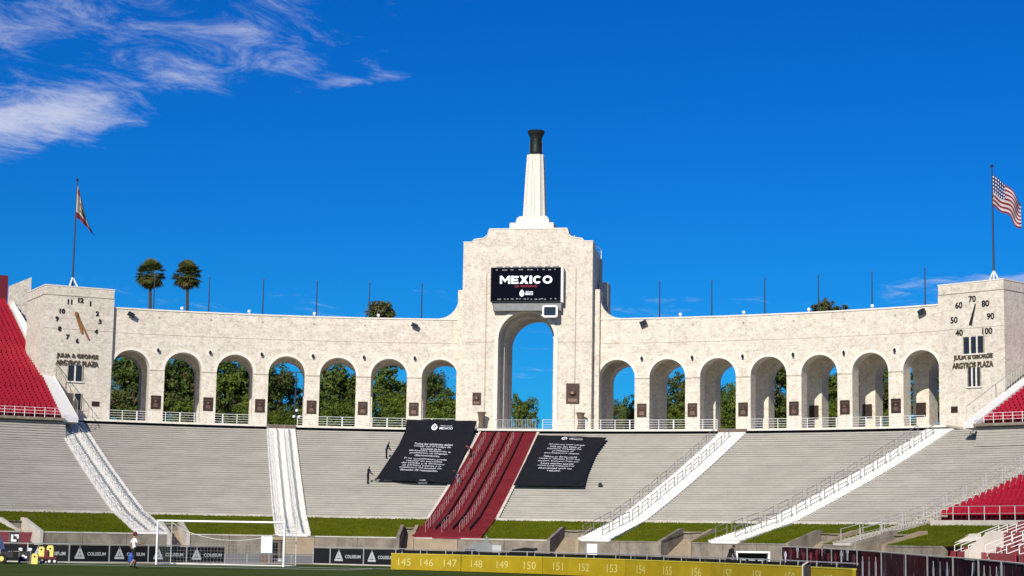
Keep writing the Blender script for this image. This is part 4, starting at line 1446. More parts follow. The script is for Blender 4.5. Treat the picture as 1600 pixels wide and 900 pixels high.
    mid = A + tg * wd * .5 + rd * 3.0
    pb = at_plane(bx, by, mid, Nn); pb.z = ZT + .12
    topz = at_plane(tx, ty, mid, Nn).z
    fp = thing('flagpole', pb, 'tall dark flagpole on the roof of the %s tower' % ('clock' if sgn < 0 else 'thermometer'), 'flagpole', 'flagpoles on the end towers')
    mb = MB(); mb.tube(pb, Vector((pb.x, pb.y, topz)), .13, .07, 8); mb.build('pole', 'pole', fp)
    mb = MB(); mb.lathe((pb.x, pb.y, topz), [(.03, 0), (.14, .08), (.16, .2), (.10, .32), (.02, .36)], 8); mb.build('finial', 'bronze', fp)
    for k in range(3):
        a_ = 2 * pi * k / 3 + .4
        mb = MB(); mb.tube(pb + Vector((.75 * cos(a_), .75 * sin(a_), 0)), pb + UPV * 1.45, .09); mb.build('brace', 'white_clean', fp)
    # flag cloth
    def fpix(px, py):
        return at_plane(px, py, mid, Nn)
    mpp = (pb - K).length / FPX
    nu, nv = 26, 16
    fo = Vector((pb.x, pb.y, 0))
    vs, uv = [], []
    hz0 = topz - (.75 if sgn > 0 else .5)
    hoist = 49 * mpp if sgn > 0 else 50 * mpp
    for i in range(nu + 1):
        u = i / nu
        for j in range(nv + 1):
            v_ = j / nv
            if sgn > 0:
                x = 46 * mpp * (u ** .95) * (1 - .10 * v_ * u)
                z = hz0 - hoist * v_ * (1 - .20 * u) - (42 + 5 * sin(u * 9)) * mpp * u ** 1.1
                dpt = .38 * sin(u * 11 + v_ * 2.2) * (.25 + u) + .18 * sin(u * 5 - v_ * 4)
            else:
                x = 24 * mpp * u * (.48 + .70 * v_) * (1 - .25 * u * (1 - v_)) + .05
                z = hz0 - hoist * v_ * (1 - .12 * u) - 33 * mpp * u ** 1.2
                dpt = .55 * sin(u * 15 + v_ * 1.5) * (.25 + .75 * u)
            vs.append(fo + RT * x + Vector((RT.y, -RT.x, 0)) * dpt + UPV * z - UPV * (RT.z * x))
            uv.append((u, v_))
    fmb = MB()
    fmb.add(vs, [(i * (nv + 1) + j, (i + 1) * (nv + 1) + j, (i + 1) * (nv + 1) + j + 1, i * (nv + 1) + j + 1) for i in range(nu) for j in range(nv)])
    m = bpy.data.materials.new('flag_print'); m.use_nodes = True
    T_ = m.node_tree
    un = T_.nodes.new('ShaderNodeUVMap'); un.uv_map = 'UVMap'
    se = T_.nodes.new('ShaderNodeSeparateXYZ'); T_.links.new(un.outputs[0], se.inputs[0])
    def mm(op, a, b=None):
        n = T_.nodes.new('ShaderNodeMath'); n.operation = op
        for i_, x_ in enumerate((a, b)):
            if x_ is None: continue
            if isinstance(x_, (int, float)): n.inputs[i_].default_value = x_
            else: T_.links.new(x_, n.inputs[i_])
        return n.outputs[0]
    def mix(f, a, b):
        n = T_.nodes.new('ShaderNodeMix'); n.data_type = 'RGBA'
        T_.links.new(f, n.inputs[0])
        for i_, x_ in ((6, a), (7, b)):
            if isinstance(x_, tuple): n.inputs[i_].default_value = x_ + (1,)
            else: T_.links.new(x_, n.inputs[i_])
        return n.outputs[2]
    u_, v_ = se.outputs[0], se.outputs[1]
    if sgn > 0:
        stripe = mm('GREATER_THAN', mm('MODULO', mm('MULTIPLY', v_, 13), 2.0), 1.0)
        base = mix(stripe, (0.17, 0.005, 0.012), (0.42, 0.41, 0.42))  # stripe colours darkened to paint in the cloth's shaded side
        canton = mm('MULTIPLY', mm('LESS_THAN', u_, .42), mm('LESS_THAN', v_, 7 / 13))
        cu = mm('SUBTRACT', mm('FRACT', mm('MULTIPLY', u_, 6 / .42)), .5)
        cv = mm('SUBTRACT', mm('FRACT', mm('MULTIPLY', v_, 5 / (7 / 13))), .5)
        star = mm('LESS_THAN', mm('ADD', mm('MULTIPLY', cu, cu), mm('MULTIPLY', cv, cv)), .06)
        colr = mix(canton, base, mix(star, (0.02, 0.03, 0.12), (0.7, 0.7, 0.72)))
        lab, nm = 'flag with red and white stripes and blue starred canton, flying at the right', 'flag'
    else:
        red = mm('GREATER_THAN', v_, .82)
        base = mix(red, (0.38, 0.365, 0.335), (0.14, 0.010, 0.014))
        bu, bv = mm('DIVIDE', mm('SUBTRACT', u_, .52), .26), mm('DIVIDE', mm('SUBTRACT', v_, .48), .17)
        bear = mm('LESS_THAN', mm('ADD', mm('MULTIPLY', bu, bu), mm('MULTIPLY', bv, bv)), 1.0)
        gu, gv = mm('DIVIDE', mm('SUBTRACT', u_, .52), .34), mm('DIVIDE', mm('SUBTRACT', v_, .69), .05)
        gras = mm('LESS_THAN', mm('ADD', mm('MULTIPLY', gu, gu), mm('MULTIPLY', gv, gv)), 1.0)
        su, sv = mm('DIVIDE', mm('SUBTRACT', u_, .16), .07), mm('DIVIDE', mm('SUBTRACT', v_, .17), .09)
        star = mm('LESS_THAN', mm('ADD', mm('MULTIPLY', su, su), mm('MULTIPLY', sv, sv)), 1.0)
        colr = mix(star, mix(gras, mix(bear, base, (0.10, 0.05, 0.025)), (0.05, 0.09, 0.03)), (0.36, 0.02, 0.03))
        lab = 'white flag with brown bear and red bottom stripe, drooping at the left'
    bs = T_.nodes['Principled BSDF']
    bs.inputs['Roughness'].default_value = .85
    T_.links.new(colr, bs.inputs['Base Color'])
    fo_ = fmb.build('flag', m, smooth=True)
    ul = fo_.data.uv_layers.new(name='UVMap')
    for lp in fo_.data.loops:
        ul.data[lp.index].uv = uv[lp.vertex_index]
    tag(fo_, lab, 'flag', 'flags on the tower poles')

# ------------------------------------------------------------------ parapet poles, floodlights, small lamps
def arc_hit(px, r):
    """angle on the arcade's circle of radius r seen in picture column px"""
    lo, hi = -.7, .7
    for _ in range(50):
        m_ = (lo + hi) / 2
        p = ap(m_, r, 27) - K
        x = 800 + FPX * p.dot(RT) / p.dot(FW)
        if x < px: lo = m_
        else: hi = m_
    return (lo + hi) / 2
for wingname, pxs in (('left', (658, 576, 493.5, 409.5, 325, 239)), ('right', (1030.5, 1112, 1195, 1279, 1363, 1446))):
    for k, px in enumerate(pxs):
        a_ = arc_hit(px, R + 8.0)
        p = ap(a_, R + 8.0, Z_TOP - .7)
        t = thing('parapet_pole', p, 'thin dark pole above the %s wing, %s from the central tower' % (wingname, ORD[k]), 'pole', 'thin poles along the arcade roof')
        mb = MB(); mb.tube(p, p + UPV * 6.0, .10, .055, 8); mb.build('shaft', 'pole', t)
        mb = MB(); mb.lathe(p + UPV * 6.0, [(.06, 0), (.10, .05), (.02, .3)], 6); mb.build('tip', 'pole', t)
        mb = MB(); mb.lathe(p, [(.24, 0), (.24, .12), (.12, .3)], 8); mb.build('base', 'pole', t)
for k, (px, py, lab) in enumerate(((205, 491.5, 'dark floodlight box under the left wing coping next to the clock tower'), (648, 508.5, 'dark floodlight on the left wing coping near the central tower'),
                                   (1005, 504.5, 'dark floodlight on the right wing coping near the central tower'), (1440, 487, 'dark floodlight box under the right wing coping next to the thermometer tower'))):
    a_ = arc_hit(px, R - .5)
    rd = Vector((sin(a_), cos(a_), 0)); tg = Vector((cos(a_), -sin(a_), 0))
    p = at_plane(px, py, ap(a_, R - .5, 0), rd)
    t = thing('floodlight', p - UPV * .3, lab, 'floodlight', 'floodlights on the arcade wall')
    s_ = -1 if px < 800 else 1
    tilt = s_ * rad(24)
    X2 = (tg * cos(tilt) + UPV * sin(tilt)); Z2 = (UPV * cos(tilt) - tg * sin(tilt))
    mb = MB(); mb.box(p, (.78, .42, .46), (X2, rd, Z2)); mb.build('housing', 'black', t)
    mb = MB(); mb.box(p - rd * .215, (.66, .03, .34), (X2, rd, Z2)); mb.build('lens', 'glass', t)
    mb = MB(); mb.tube(p, p + rd * .55 + UPV * .1, .05); mb.build('arm', 'black', t)
for wingname, pxs in (('left', (591, 491, 389, 284)), ('right', (1063, 1162, 1264, 1363))):
    for k, px in enumerate(pxs):
        a_ = arc_hit(px, R + .3)
        p = ap(a_, R + .3, Z_TOP + .17)
        t = thing('parapet_lamp', p, 'small white lamp standing on the %s wing coping, %s from the central tower' % (wingname, ORD[k]), 'lamp', 'small lamps on the arcade coping')
        mb = MB(); mb.tube(p, p + UPV * .18, .06); mb.build('stem', 'rail_white', t)
        mb = MB(); mb.lathe(p + UPV * .15, [(.08, 0), (.19, .06), (.19, .26), (.10, .34)], 8); mb.build('head', 'white_clean', t)

# ------------------------------------------------------------------ terrace railings
def rail_panel(t, P0, P1, h, m, bars=4, r=.022):
    mb = MB()
    for k in range(bars):
        z = h * (k + 1) / bars
        mb.tube(P0 + UPV * z, P1 + UPV * z, r * (1.35 if k == bars - 1 else 1), n=5)
    mb.build('rails', m, t)
def railing(a0, a1, rho, z, label, m='rail_white', h=1.08, seg=4):
    t = thing('terrace_railing', pol((a0 + a1) / 2, rho, z), label, 'railing', 'railings along the terrace edge')
    for k in range(seg):
        b0, b1 = a0 + (a1 - a0) * k / seg, a0 + (a1 - a0) * (k + 1) / seg
        rail_panel(t, pol(b0, rho, z), pol(b1, rho, z), h, m)
    for k in range(seg + 1):
        b0 = a0 + (a1 - a0) * k / seg
        mb = MB(); mb.tube(pol(b0, rho, z - .2), pol(b0, rho, z + h + .02), .042); mb.build('post', m, t)
sE = [(PSI['A'] + .03, PSI['B'] - .02), (PSI['B'] + .02, PSI['C'] - .042), (PSI['C'] + .042, PSI['D'] - .02), (PSI['D'] + .02, PSI['E'] - .02)]
secn = ['between the two left white stairs', 'left of the crimson stairs', 'right of the crimson stairs', 'before the right arches']
for (a0, a1), nm in zip(sE, secn):
    for k in range(4):
        b0, b1 = a0 + (a1 - a0) * k / 4, a0 + (a1 - a0) * (k + 1) / 4
        railing(b0 + .0004, b1 - .0004, 89.45, Z_TER, 'white terrace railing %s, %s panel from the left' % (nm, ORD[k]), seg=3)
# grey mesh barrier at the head of the crimson stairs
bt = thing('stair_head_barrier', pol(PSI['C'] + .006, 89.6, Z_TER), 'grey metal barrier across the head of the crimson stairs', 'barrier')
for k in range(3):
    b0 = PSI['C'] - .02 + .018 * k
    mb = MB()
    P0, P1 = pol(b0, 89.7, Z_TER), pol(b0 + .0172, 89.7, Z_TER)
    for z in (.15, 1.1):
        mb.tube(P0 + UPV * z, P1 + UPV * z, .03)
    for j in range(9):
        q = P0.lerp(P1, j / 8)
        mb.tube(q, q + UPV * 1.1, .014, n=4)
    mb.build('panel', 'steel', bt)
for n, lab in (('B', 'brown threshold block at the head of the white stair behind the goal'), ('D', 'brown threshold block at the head of the middle right white stair')):
    psi = PSI[n]
    mb = MB(); mb.box(pol(psi, 89.2, Z_TER - .18), (3.3, .5, .36), (Vector((cos(psi), -sin(psi), 0)), Vector((sin(psi), cos(psi), 0)), UPV))
    tag(mb.build('stair_threshold', 'brown'), lab, 'step')

# ------------------------------------------------------------------ foliage
def leaf_crown(mb, lobes, count, size, rs, mats=1):
    tot = sum(l[3] ** 2 for l in lobes)
    for (cx0, cy0, cz0, r_, sq) in lobes:
        n = int(count * r_ * r_ / tot)
        # clumps on a shell, with leaves around each clump
        nc = max(6, n // 26)
        for c in range(nc):
            d = Vector((rs.gauss(0, 1), rs.gauss(0, 1), rs.gauss(0, 1))).normalized()
            rr = r_ * rs.uniform(.62, 1.06)
            cc = Vector((cx0, cy0, cz0)) + Vector((d.x * rr, d.y * rr, d.z * rr * sq))
            cs = r_ * rs.uniform(.10, .22)
            mb.cur = rs.choice(mats) if isinstance(mats, (list, tuple)) else 0
            for k in range(26):
                p = cc + Vector((rs.gauss(0, cs), rs.gauss(0, cs), rs.gauss(0, cs * .7)))
                nrm = (Vector((rs.gauss(0, 1), rs.gauss(0, 1), rs.gauss(0, 1))) + d * 1.1 + Vector((0, 0, .6))).normalized()
                a = nrm.orthogonal().normalized()
                b = nrm.cross(a)
                th = rs.uniform(0, 2 * pi)
                a, b = a * cos(th) + b * sin(th), b * cos(th) - a * sin(th)
                s = size * rs.uniform(.6, 1.35)
                mb.add([p - a * s, p - b * s * .5 + a * s * .1, p + a * s, p + b * s * .5 + a * s * .1], [(0, 1, 2, 3)])
_tree = {}
def tree_mesh(kind, var):
    key = (kind, var)
    if key in _tree:
        return _tree[key]
    rs = random.Random(hash((kind, var)) % 1000 if False else var * 17 + {'oak': 1, 'shrub': 2, 'fig': 3, 'tall': 4}[kind])
    H = {'oak': 11.0, 'shrub': 6.2, 'fig': 9.0, 'tall': 25.5}[kind]
    tr = MB()
    lobes = []
    if kind == 'shrub':
        for k in range(9):
            a = rs.uniform(0, 2 * pi); q = rs.uniform(0, 1.9)
            lobes.append((q * cos(a), q * sin(a), rs.uniform(1.4, 4.6), rs.uniform(1.1, 1.7), rs.uniform(.8, 1.1)))
        hb = .4
    elif kind == 'tall':
        for k in range(16):
            a = rs.uniform(0, 2 * pi); q = rs.uniform(.2, 3.6)
            lobes.append((q * cos(a), q * sin(a), H * rs.uniform(.62, .93) - q * .5, rs.uniform(1.1, 1.9), rs.uniform(.65, .95)))
        hb = H * .55
    else:
        for k in range(13):
            a = rs.uniform(0, 2 * pi); q = rs.uniform(.2, 3.4)
            lobes.append((q * cos(a), q * sin(a), H * rs.uniform(.36, .88), rs.uniform(1.2, 2.1), rs.uniform(.65, .95)))
        hb = H * .30
    tr.tube((0, 0, -.3), (.1, .05, hb), .30 if kind != 'shrub' else .14, .22 if kind != 'shrub' else .10, 8)
    for l in lobes:
        m_ = Vector((l[0] * .45, l[1] * .45, hb + (l[2] - hb) * .45))
        tr.tube((.1, .05, hb), m_, .16 if kind != 'shrub' else .07, .10 if kind != 'shrub' else .05, 6)
        tr.tube(m_, (l[0], l[1], l[2]), .10 if kind != 'shrub' else .05, .02, 5)
    cr = MB()
    leaf_crown(cr, lobes, {'oak': 9000, 'shrub': 7000, 'fig': 8500, 'tall': 11000}[kind], {'oak': .20, 'shrub': .15, 'fig': .22, 'tall': .22}[kind], rs, (0, 0, 0, 1))
    def me(mb, nm, ms):
        m_ = bpy.data.meshes.new(nm)
        m_.from_pydata([tuple(v) for v in mb.v], [], mb.f)
        for x in ms: m_.materials.append(MT[x])
        if len(ms) > 1: m_.polygons.foreach_set('material_index', mb.mi)
        return m_
    lm = {'tall': ['leaf3', 'leaf'], 'oak': ['leaf', 'leaf3'], 'shrub': ['leaf2', 'leaf'], 'fig': ['leaf', 'leaf2']}[kind]
    _tree[key] = (me(tr, 'trunk', ['trunk']), me(cr, 'crown', lm))
    return _tree[key]
def tree(kind, var, p, s, rz, label, group='trees behind the arcade', sz=None):
    t = thing({'tall': 'tall_tree', 'oak': 'leafy_tree', 'shrub': 'tall_shrub', 'fig': 'broad_tree'}[kind], p, label, 'tree' if kind != 'shrub' else 'shrub', group)
    t.rotation_euler.z = rz
    t.scale = (s, s, sz or s)
    for nm, me in zip(('trunk', 'crown'), tree_mesh(kind, var)):
        o = bpy.data.objects.new(nm, me); COL.objects.link(o); o.parent = t
    return t
def plant(px, D):
    p = at_d(px, D); p.z = Z_TER - .2
    return p
rs = random.Random(11)
arch_px = {'left': [687, 608.5, 529, 448.5, 368, 286.5, 204], 'right': [965, 1043, 1121.5, 1200.5, 1280, 1360, 1440]}
TP = [  # kind, variant, px, distance, scale, zscale, label
    ('shrub', 0, 684, 264, 1.55, 1.62, 'bushy bright green shrub filling the left arch next to the central tower'),
    ('oak', 0, 668, 282, .9, 1.2, 'taller dark tree behind the shrub in the left arch next to the central tower'),
    ('shrub', 1, 612, 262, 1.6, 1.55, 'bushy bright green shrub in the second left arch from the central tower'),
    ('tall', 1, 592, 300, 1.1, 1.045, 'tall tree whose crown tops the left wing near the central tower'),
    ('fig', 1, 625, 285, 1.3, 1.5, 'dark tree behind the bright shrub in the second left arch'),
    ('shrub', 2, 530, 262, 1.6, 1.2, 'lower bright green shrub in the third left arch from the central tower'),
    ('fig', 0, 536, 285, 1.3, 1.5, 'dark gappy tree behind the shrub in the third left arch from the central tower'),
    ('oak', 2, 425, 268, .85, 1.15, 'dark tree at the left edge of the fourth left arch from the central tower'),
    ('fig', 1, 480, 272, .8, 1.0, 'small dark tree at the right edge of the fourth left arch'),
    ('fig', 0, 358, 266, 1.15, 1.35, 'dense dark tree in the third arch from the clock tower'),
    ('oak', 0, 392, 275, .85, 1.1, 'smaller tree at the right of the third arch from the clock tower'),
    ('oak', 1, 276, 266, 1.15, 1.3, 'dense dark tree at the left of the second arch from the clock tower'),
    ('fig', 1, 306, 272, 1.15, 1.45, 'dense dark tree at the right of the second arch from the clock tower'),
    ('shrub', 0, 300, 250, .6, .42, 'low round shrub in the second arch from the clock tower'),
    ('oak', 2, 192, 266, 1.2, 1.3, 'dense dark tree at the left of the arch beside the clock tower'),
    ('fig', 1, 222, 268, 1.1, 1.3, 'olive tree at the right of the arch beside the clock tower'),
    ('fig', 0, 813, 268, .46, .90, 'small leafy tree low in the great central arch'),
    ('oak', 2, 956, 275, .55, .80, 'low dark tree in the first right arch beside the central tower'),
    ('shrub', 1, 996, 268, 1.0, 1.55, 'dark shrub at the right edge of the first right arch'),
    ('oak', 1, 1058, 266, 1.0, 1.12, 'dark tree in the second right arch from the central tower'),
    ('shrub', 2, 1136, 262, 1.3, 1.5, 'green shrub in the third right arch from the central tower'),
    ('fig', 1, 1148, 280, 1.1, 1.4, 'dark tree behind the shrub in the third right arch'),
    ('oak', 0, 1216, 264, 1.15, 1.35, 'dense olive tree in the fourth right arch from the central tower'),
    ('fig', 0, 1298, 264, 1.15, 1.35, 'dense dark tree in the fifth right arch from the central tower'),
    ('tall', 2, 1288, 300, 1.05, 1.175, 'tall tree whose crown tops the right wing'),
    ('oak', 1, 1378, 262, 1.15, 1.35, 'dense dark tree in the sixth right arch from the central tower'),
    ('oak', 0, 1462, 258, 1.1, 1.3, 'dark tree in the arch beside the thermometer tower'),
]
for wn, pxs in arch_px.items():
    for k, px in enumerate(pxs):
        if wn == 'right' and k == 0:
            continue
        TP.append(('shrub', (k * 2 + (wn == 'left')) % 3, px + rs.uniform(-8, 12), 251 + rs.uniform(-2, 3), 1.0 + .1 * (k % 2), .85 + .14 * ((k * 5) % 3), 'low green shrub at ground level in the %s arch from the central tower, %s wing' % (ORD[k], wn)))
for kind, var, px, D, s, sz, lab in TP:
    tree(kind, var, plant(px, D), s, rs.uniform(0, 6.28), lab, sz=sz)
# far wood behind the park, one mass
fw_ = MB()
rw = random.Random(5)
lob = []
for a_px, b_px, h0, h1 in ((120, 400, 14.0, 18.5), (400, 440, 9, 11), (440, 480, 8, 10), (480, 650, 12, 15), (650, 735, 8.5, 11.0), (1030, 1500, 10.0, 13.5), (935, 985, 7.5, 8.6)):
    px = a_px
    while px < b_px:
        p = at_d(px, 335 + rw.uniform(-8, 8)); hh = rw.uniform(h0, h1)
        z = Z_TER
        while z < Z_TER + hh:
            lob.append((p.x + rw.uniform(-1, 1), p.y + rw.uniform(-1, 1), z, rw.uniform(1.3, 2.2), .9)); z += 1.7
        px += rw.uniform(14, 24)
leaf_crown(fw_, lob, 76000, .30, rw, (0, 0, 1))
tag(fw_.build('far_wood', ['leaf', 'leaf2'], origin=(0, 205, Z_TER)), 'distant mass of trees seen low through the arches', 'wood', kind='stuff')
# fan palms
def palm(px, D, topy, label):
    p = plant(px, D)
    ztop = at_plane(px, topy, p, FW).z
    t = thing('fan_palm', p, label, 'palm', 'fan palms beyond the left wing')
    H = ztop - p.z - 1.8
    mb = MB()
    prev = p - UPV * .3
    for k in range(1, 9):
        q = p + UPV * (H * k / 8) + Vector((.25 * sin(k * .5), .1 * sin(k * .7), 0))
        mb.tube(prev, q, .36 - .018 * (k - 1), .36 - .018 * k, 8)
        prev = q
    mb.build('trunk', 'palm_trunk', t)
    c = prev
    for nm, m_, cnt, e0, e1, ln in (('crown', 'palm', 120, -50, 88, 2.45), ('dry_skirt', 'palm_dry', 60, -82, -35, 2.0)):
        mb = MB()
        for k in range(cnt):
            az = rs.uniform(0, 2 * pi); e = rad(rs.uniform(e0, e1))
            d = Vector((cos(az) * cos(e), sin(az) * cos(e), sin(e)))
            l = ln * rs.uniform(.8, 1.1)
            b0 = c + d * .2
            b1 = c + d * l * .55
            mb.tube(b0, b1, .03, .02, 4)
            side = d.cross(UPV).normalized() if abs(d.z) < .98 else Vector((1, 0, 0))
            upn = side.cross(d).normalized()
            for j in range(15):
                an = rad(-78 + 156 * j / 14)
                dd = (d * cos(an) + side * sin(an)).normalized()
                tip = b1 + dd * l * rs.uniform(.44, .56) - UPV * rs.uniform(.12, .36) + upn * .08 * (j % 2)
                wv = dd.cross(upn).normalized() * .075
                m1 = b1 + dd * l * .28
                mb.add([b1, m1 + wv, tip, m1 - wv], [(0, 1, 2, 3)])
        mb.build(nm, m_, t)
palm(219, 283, 404, 'fan palm nearest the clock tower, standing beyond the left wing')
palm(278, 286, 406, 'fan palm to the right of its twin, standing beyond the left wing')
# lamp post seen through the fourth arch
p = plant(454, 262)
lp = thing('street_lamp', p, 'tall dark double headed lamp post seen through the fourth left arch', 'lamp post')
zt = at_plane(454, 580, p, FW).z
mb = MB(); mb.tube(p, Vector((p.x, p.y, zt)), .13, .09, 8); mb.build('post', 'pole', lp)
mb = MB(); mb.box(Vector((p.x, p.y, zt)), (1.9, .14, .12), (RT, FW, UP)); mb.build('crossarm', 'pole', lp)
for s_ in (-1, 1):
    mb = MB(); mb.box(Vector((p.x, p.y, zt - .05)) + RT * s_ * .8, (.55, .4, .16), (RT, FW, UP)); mb.build('lamp_head', 'pole', lp)
gp = plant(457, 247)
gl = thing('globe_lamp', gp, 'short post with pale globe lamps seen through the fourth left arch', 'lamp post')
mb = MB(); mb.tube(gp, gp + UPV * 4.0, .07); mb.build('post', 'black', gl)
for dx, dz_ in ((0, 4.1), (-.35, 3.3), (.35, 3.3)):
    mb = MB(); mb.lathe(gp + RT * dx + UPV * (dz_ - .2), [(.05, 0), (.19, .08), (.22, .2), (.18, .34), (.04, .42)], 10); mb.build('globe', 'print_white', gl, smooth=True)
#@@PART4
# ------------------------------------------------------------------ banners laid over the seats
def lerp_edge(edge, v):
    for (v0, p0), (v1, p1) in zip(edge[:-1], edge[1:]):
        if v <= v1:
            k = (v - v0) / (v1 - v0)
            return (p0[0] + (p1[0] - p0[0]) * k, p0[1] + (p1[1] - p0[1]) * k)
    return edge[-1][1]
def make_banner(label, LE, RE, hang, logo_v, lines, sag=.05):
    """LE, RE: picture positions of the side edges by v, met with the seating slope"""
    nv, nu = 40, 24
    grid = {}
    knots = sorted(set([v for v, _ in LE] + [v for v, _ in RE]))
    def edge3(E_, v):
        (x, y) = lerp_edge(E_, v)
        if hang and v < hang:
            top = seat_hit(*lerp_edge(E_, hang), .50)
            d = ray(x, y)
            # hangs straight from the rail: keep the ground plan of the rail line
            k = v / hang
            rho = 89.15 * (1 - k) + math.hypot(top.x - CB.x, top.y - CB.y) * k
            b = K + d * 215
            for t_ in range(4000):
                q = K + d * (205 + t_ * .01)
                if math.hypot(q.x - CB.x, q.y - CB.y) >= rho:
                    return q
            return b
        return seat_hit(x, y, .50)
    le = [edge3(LE, j / nv) for j in range(nv + 1)]
    re_ = [edge3(RE, j / nv) for j in range(nv + 1)]
    def S(u, v, off=0.0):
        v = max(0, min(1, v)); u = max(-.02, min(1.02, u))
        j = min(nv - 1, int(v * nv)); k = v * nv - j
        a = le[j].lerp(le[j + 1], k); b = re_[j].lerp(re_[j + 1], k)
        p = a.lerp(b, u)
        p = p + UPV * (sag * sin(u * 23 + v * 4) * sin(v * 31 + u * 3) * .5)
        if off:
            du = (b - a).normalized(); dv = ((le[j + 1] - le[j]) + (re_[j + 1] - re_[j])).normalized()
            n = du.cross(dv).normalized()
            if n.dot(K - p) < 0: n = -n
            p = p + n * off
        return p
    t = thing('printed_banner', S(.5, 1), label, 'banner', 'printed banners over the seats')
    mb = MB()
    vs = [S(i / nu, j / nv) for j in range(nv + 1) for i in range(nu + 1)]
    mb.add(vs, [(j * (nu + 1) + i, j * (nu + 1) + i + 1, (j + 1) * (nu + 1) + i + 1, (j + 1) * (nu + 1) + i) for j in range(nv) for i in range(nu)])
    cl = mb.build('cloth', 'navy', t, smooth=True)
    W_ = (S(1, .5) - S(0, .5)).length
    H_ = sum((S(.5, (j + 1) / nv) - S(.5, j / nv)).length for j in range(nv))
    class Map:
        pass
    def put(mb, s_, u0, v0, wid, hgt, bold=.03):
        vs, fs, w0, h0 = text_geo(s_, bold, 1.0)
        mb.add([S(u0 + a / w0 * wid, v0 - b / h0 * hgt, .05) for a, b in vs], fs)
    for v0, wid, s_ in lines:
        mb = MB(); put(mb, s_, .5 + (.0), v0, wid, .031, .008); mb.build('text_line', 'print_white', t)
    mb = MB()
    em = MB(); emblem(em, Vector((0, 0, 0)), Vector((1, 0, 0)), Vector((0, 1, 0)), 1.0)
    lw, lh = (.105, .085) if hang else (.10, .055)
    mb.add([S(.415 + x * lw, logo_v - y * lh, .05) for x, y, z in em.v], em.f)
    put(mb, 'MEXICO', .585, logo_v + lh * .18, .19, lh * .40, .012)
    put(mb, 'SELECCION NACIONAL', .585, logo_v - lh * .28, .17, lh * .16, .006)
    mb.build('logo', 'print_white', t)
    return S
BL = make_banner('dark navy banner with white Spanish text, left of the crimson stairs',
    [(0, (635, 655.5)), (.17, (633.5, 673)), (.42, (622, 697)), (1, (587, 749))],
    [(0, (745, 657.5)), (.17, (741, 674)), (.42, (729, 702)), (1, (704, 755))], .17, .115,
    [(.375, .56, 'Todos los asistentes deben'), (.413, .53, 'cumplir con el Codigo de'), (.451, .30, 'Conducta de los'), (.489, .60, 'aficionados, incluyendo la'), (.527, .54, 'prohibicion de lenguaje'), (.565, .36, 'discriminatorio.'),
     (.625, .60, 'El no cumplimiento puede'), (.663, .50, 'resultar en expulsion'), (.701, .60, 'del estadio y la exclusion'), (.739, .54, 'de partidos futuros y la'), (.777, .58, 'suspension del partido sin'), (.815, .52, 'derecho de reembolso.')])
BR_ = make_banner('dark navy banner with white English text, right of the crimson stairs',
    [(0, (840, 679.5)), (.5, (822.5, 717)), (1, (802, 758.5))],
    [(0, (948.5, 683.5)), (.35, (930, 709)), (.72, (917.5, 738)), (1, (912, 760))], 0, .06,
    [(.19, .54, 'All patrons must comply'), (.235, .46, 'with the Fan Code of'), (.28, .52, 'Conduct, including the'), (.325, .32, 'prohibition of'), (.37, .54, 'discriminatory chants.'),
     (.44, .50, 'Failure to do so could'), (.485, .62, 'result in ejection from the'), (.53, .62, 'stadium, exclusion from any'), (.575, .50, 'future matches and the'), (.62, .56, 'match being suspended or'), (.665, .50, 'abandoned with no'), (.71, .20, 'refund.')])

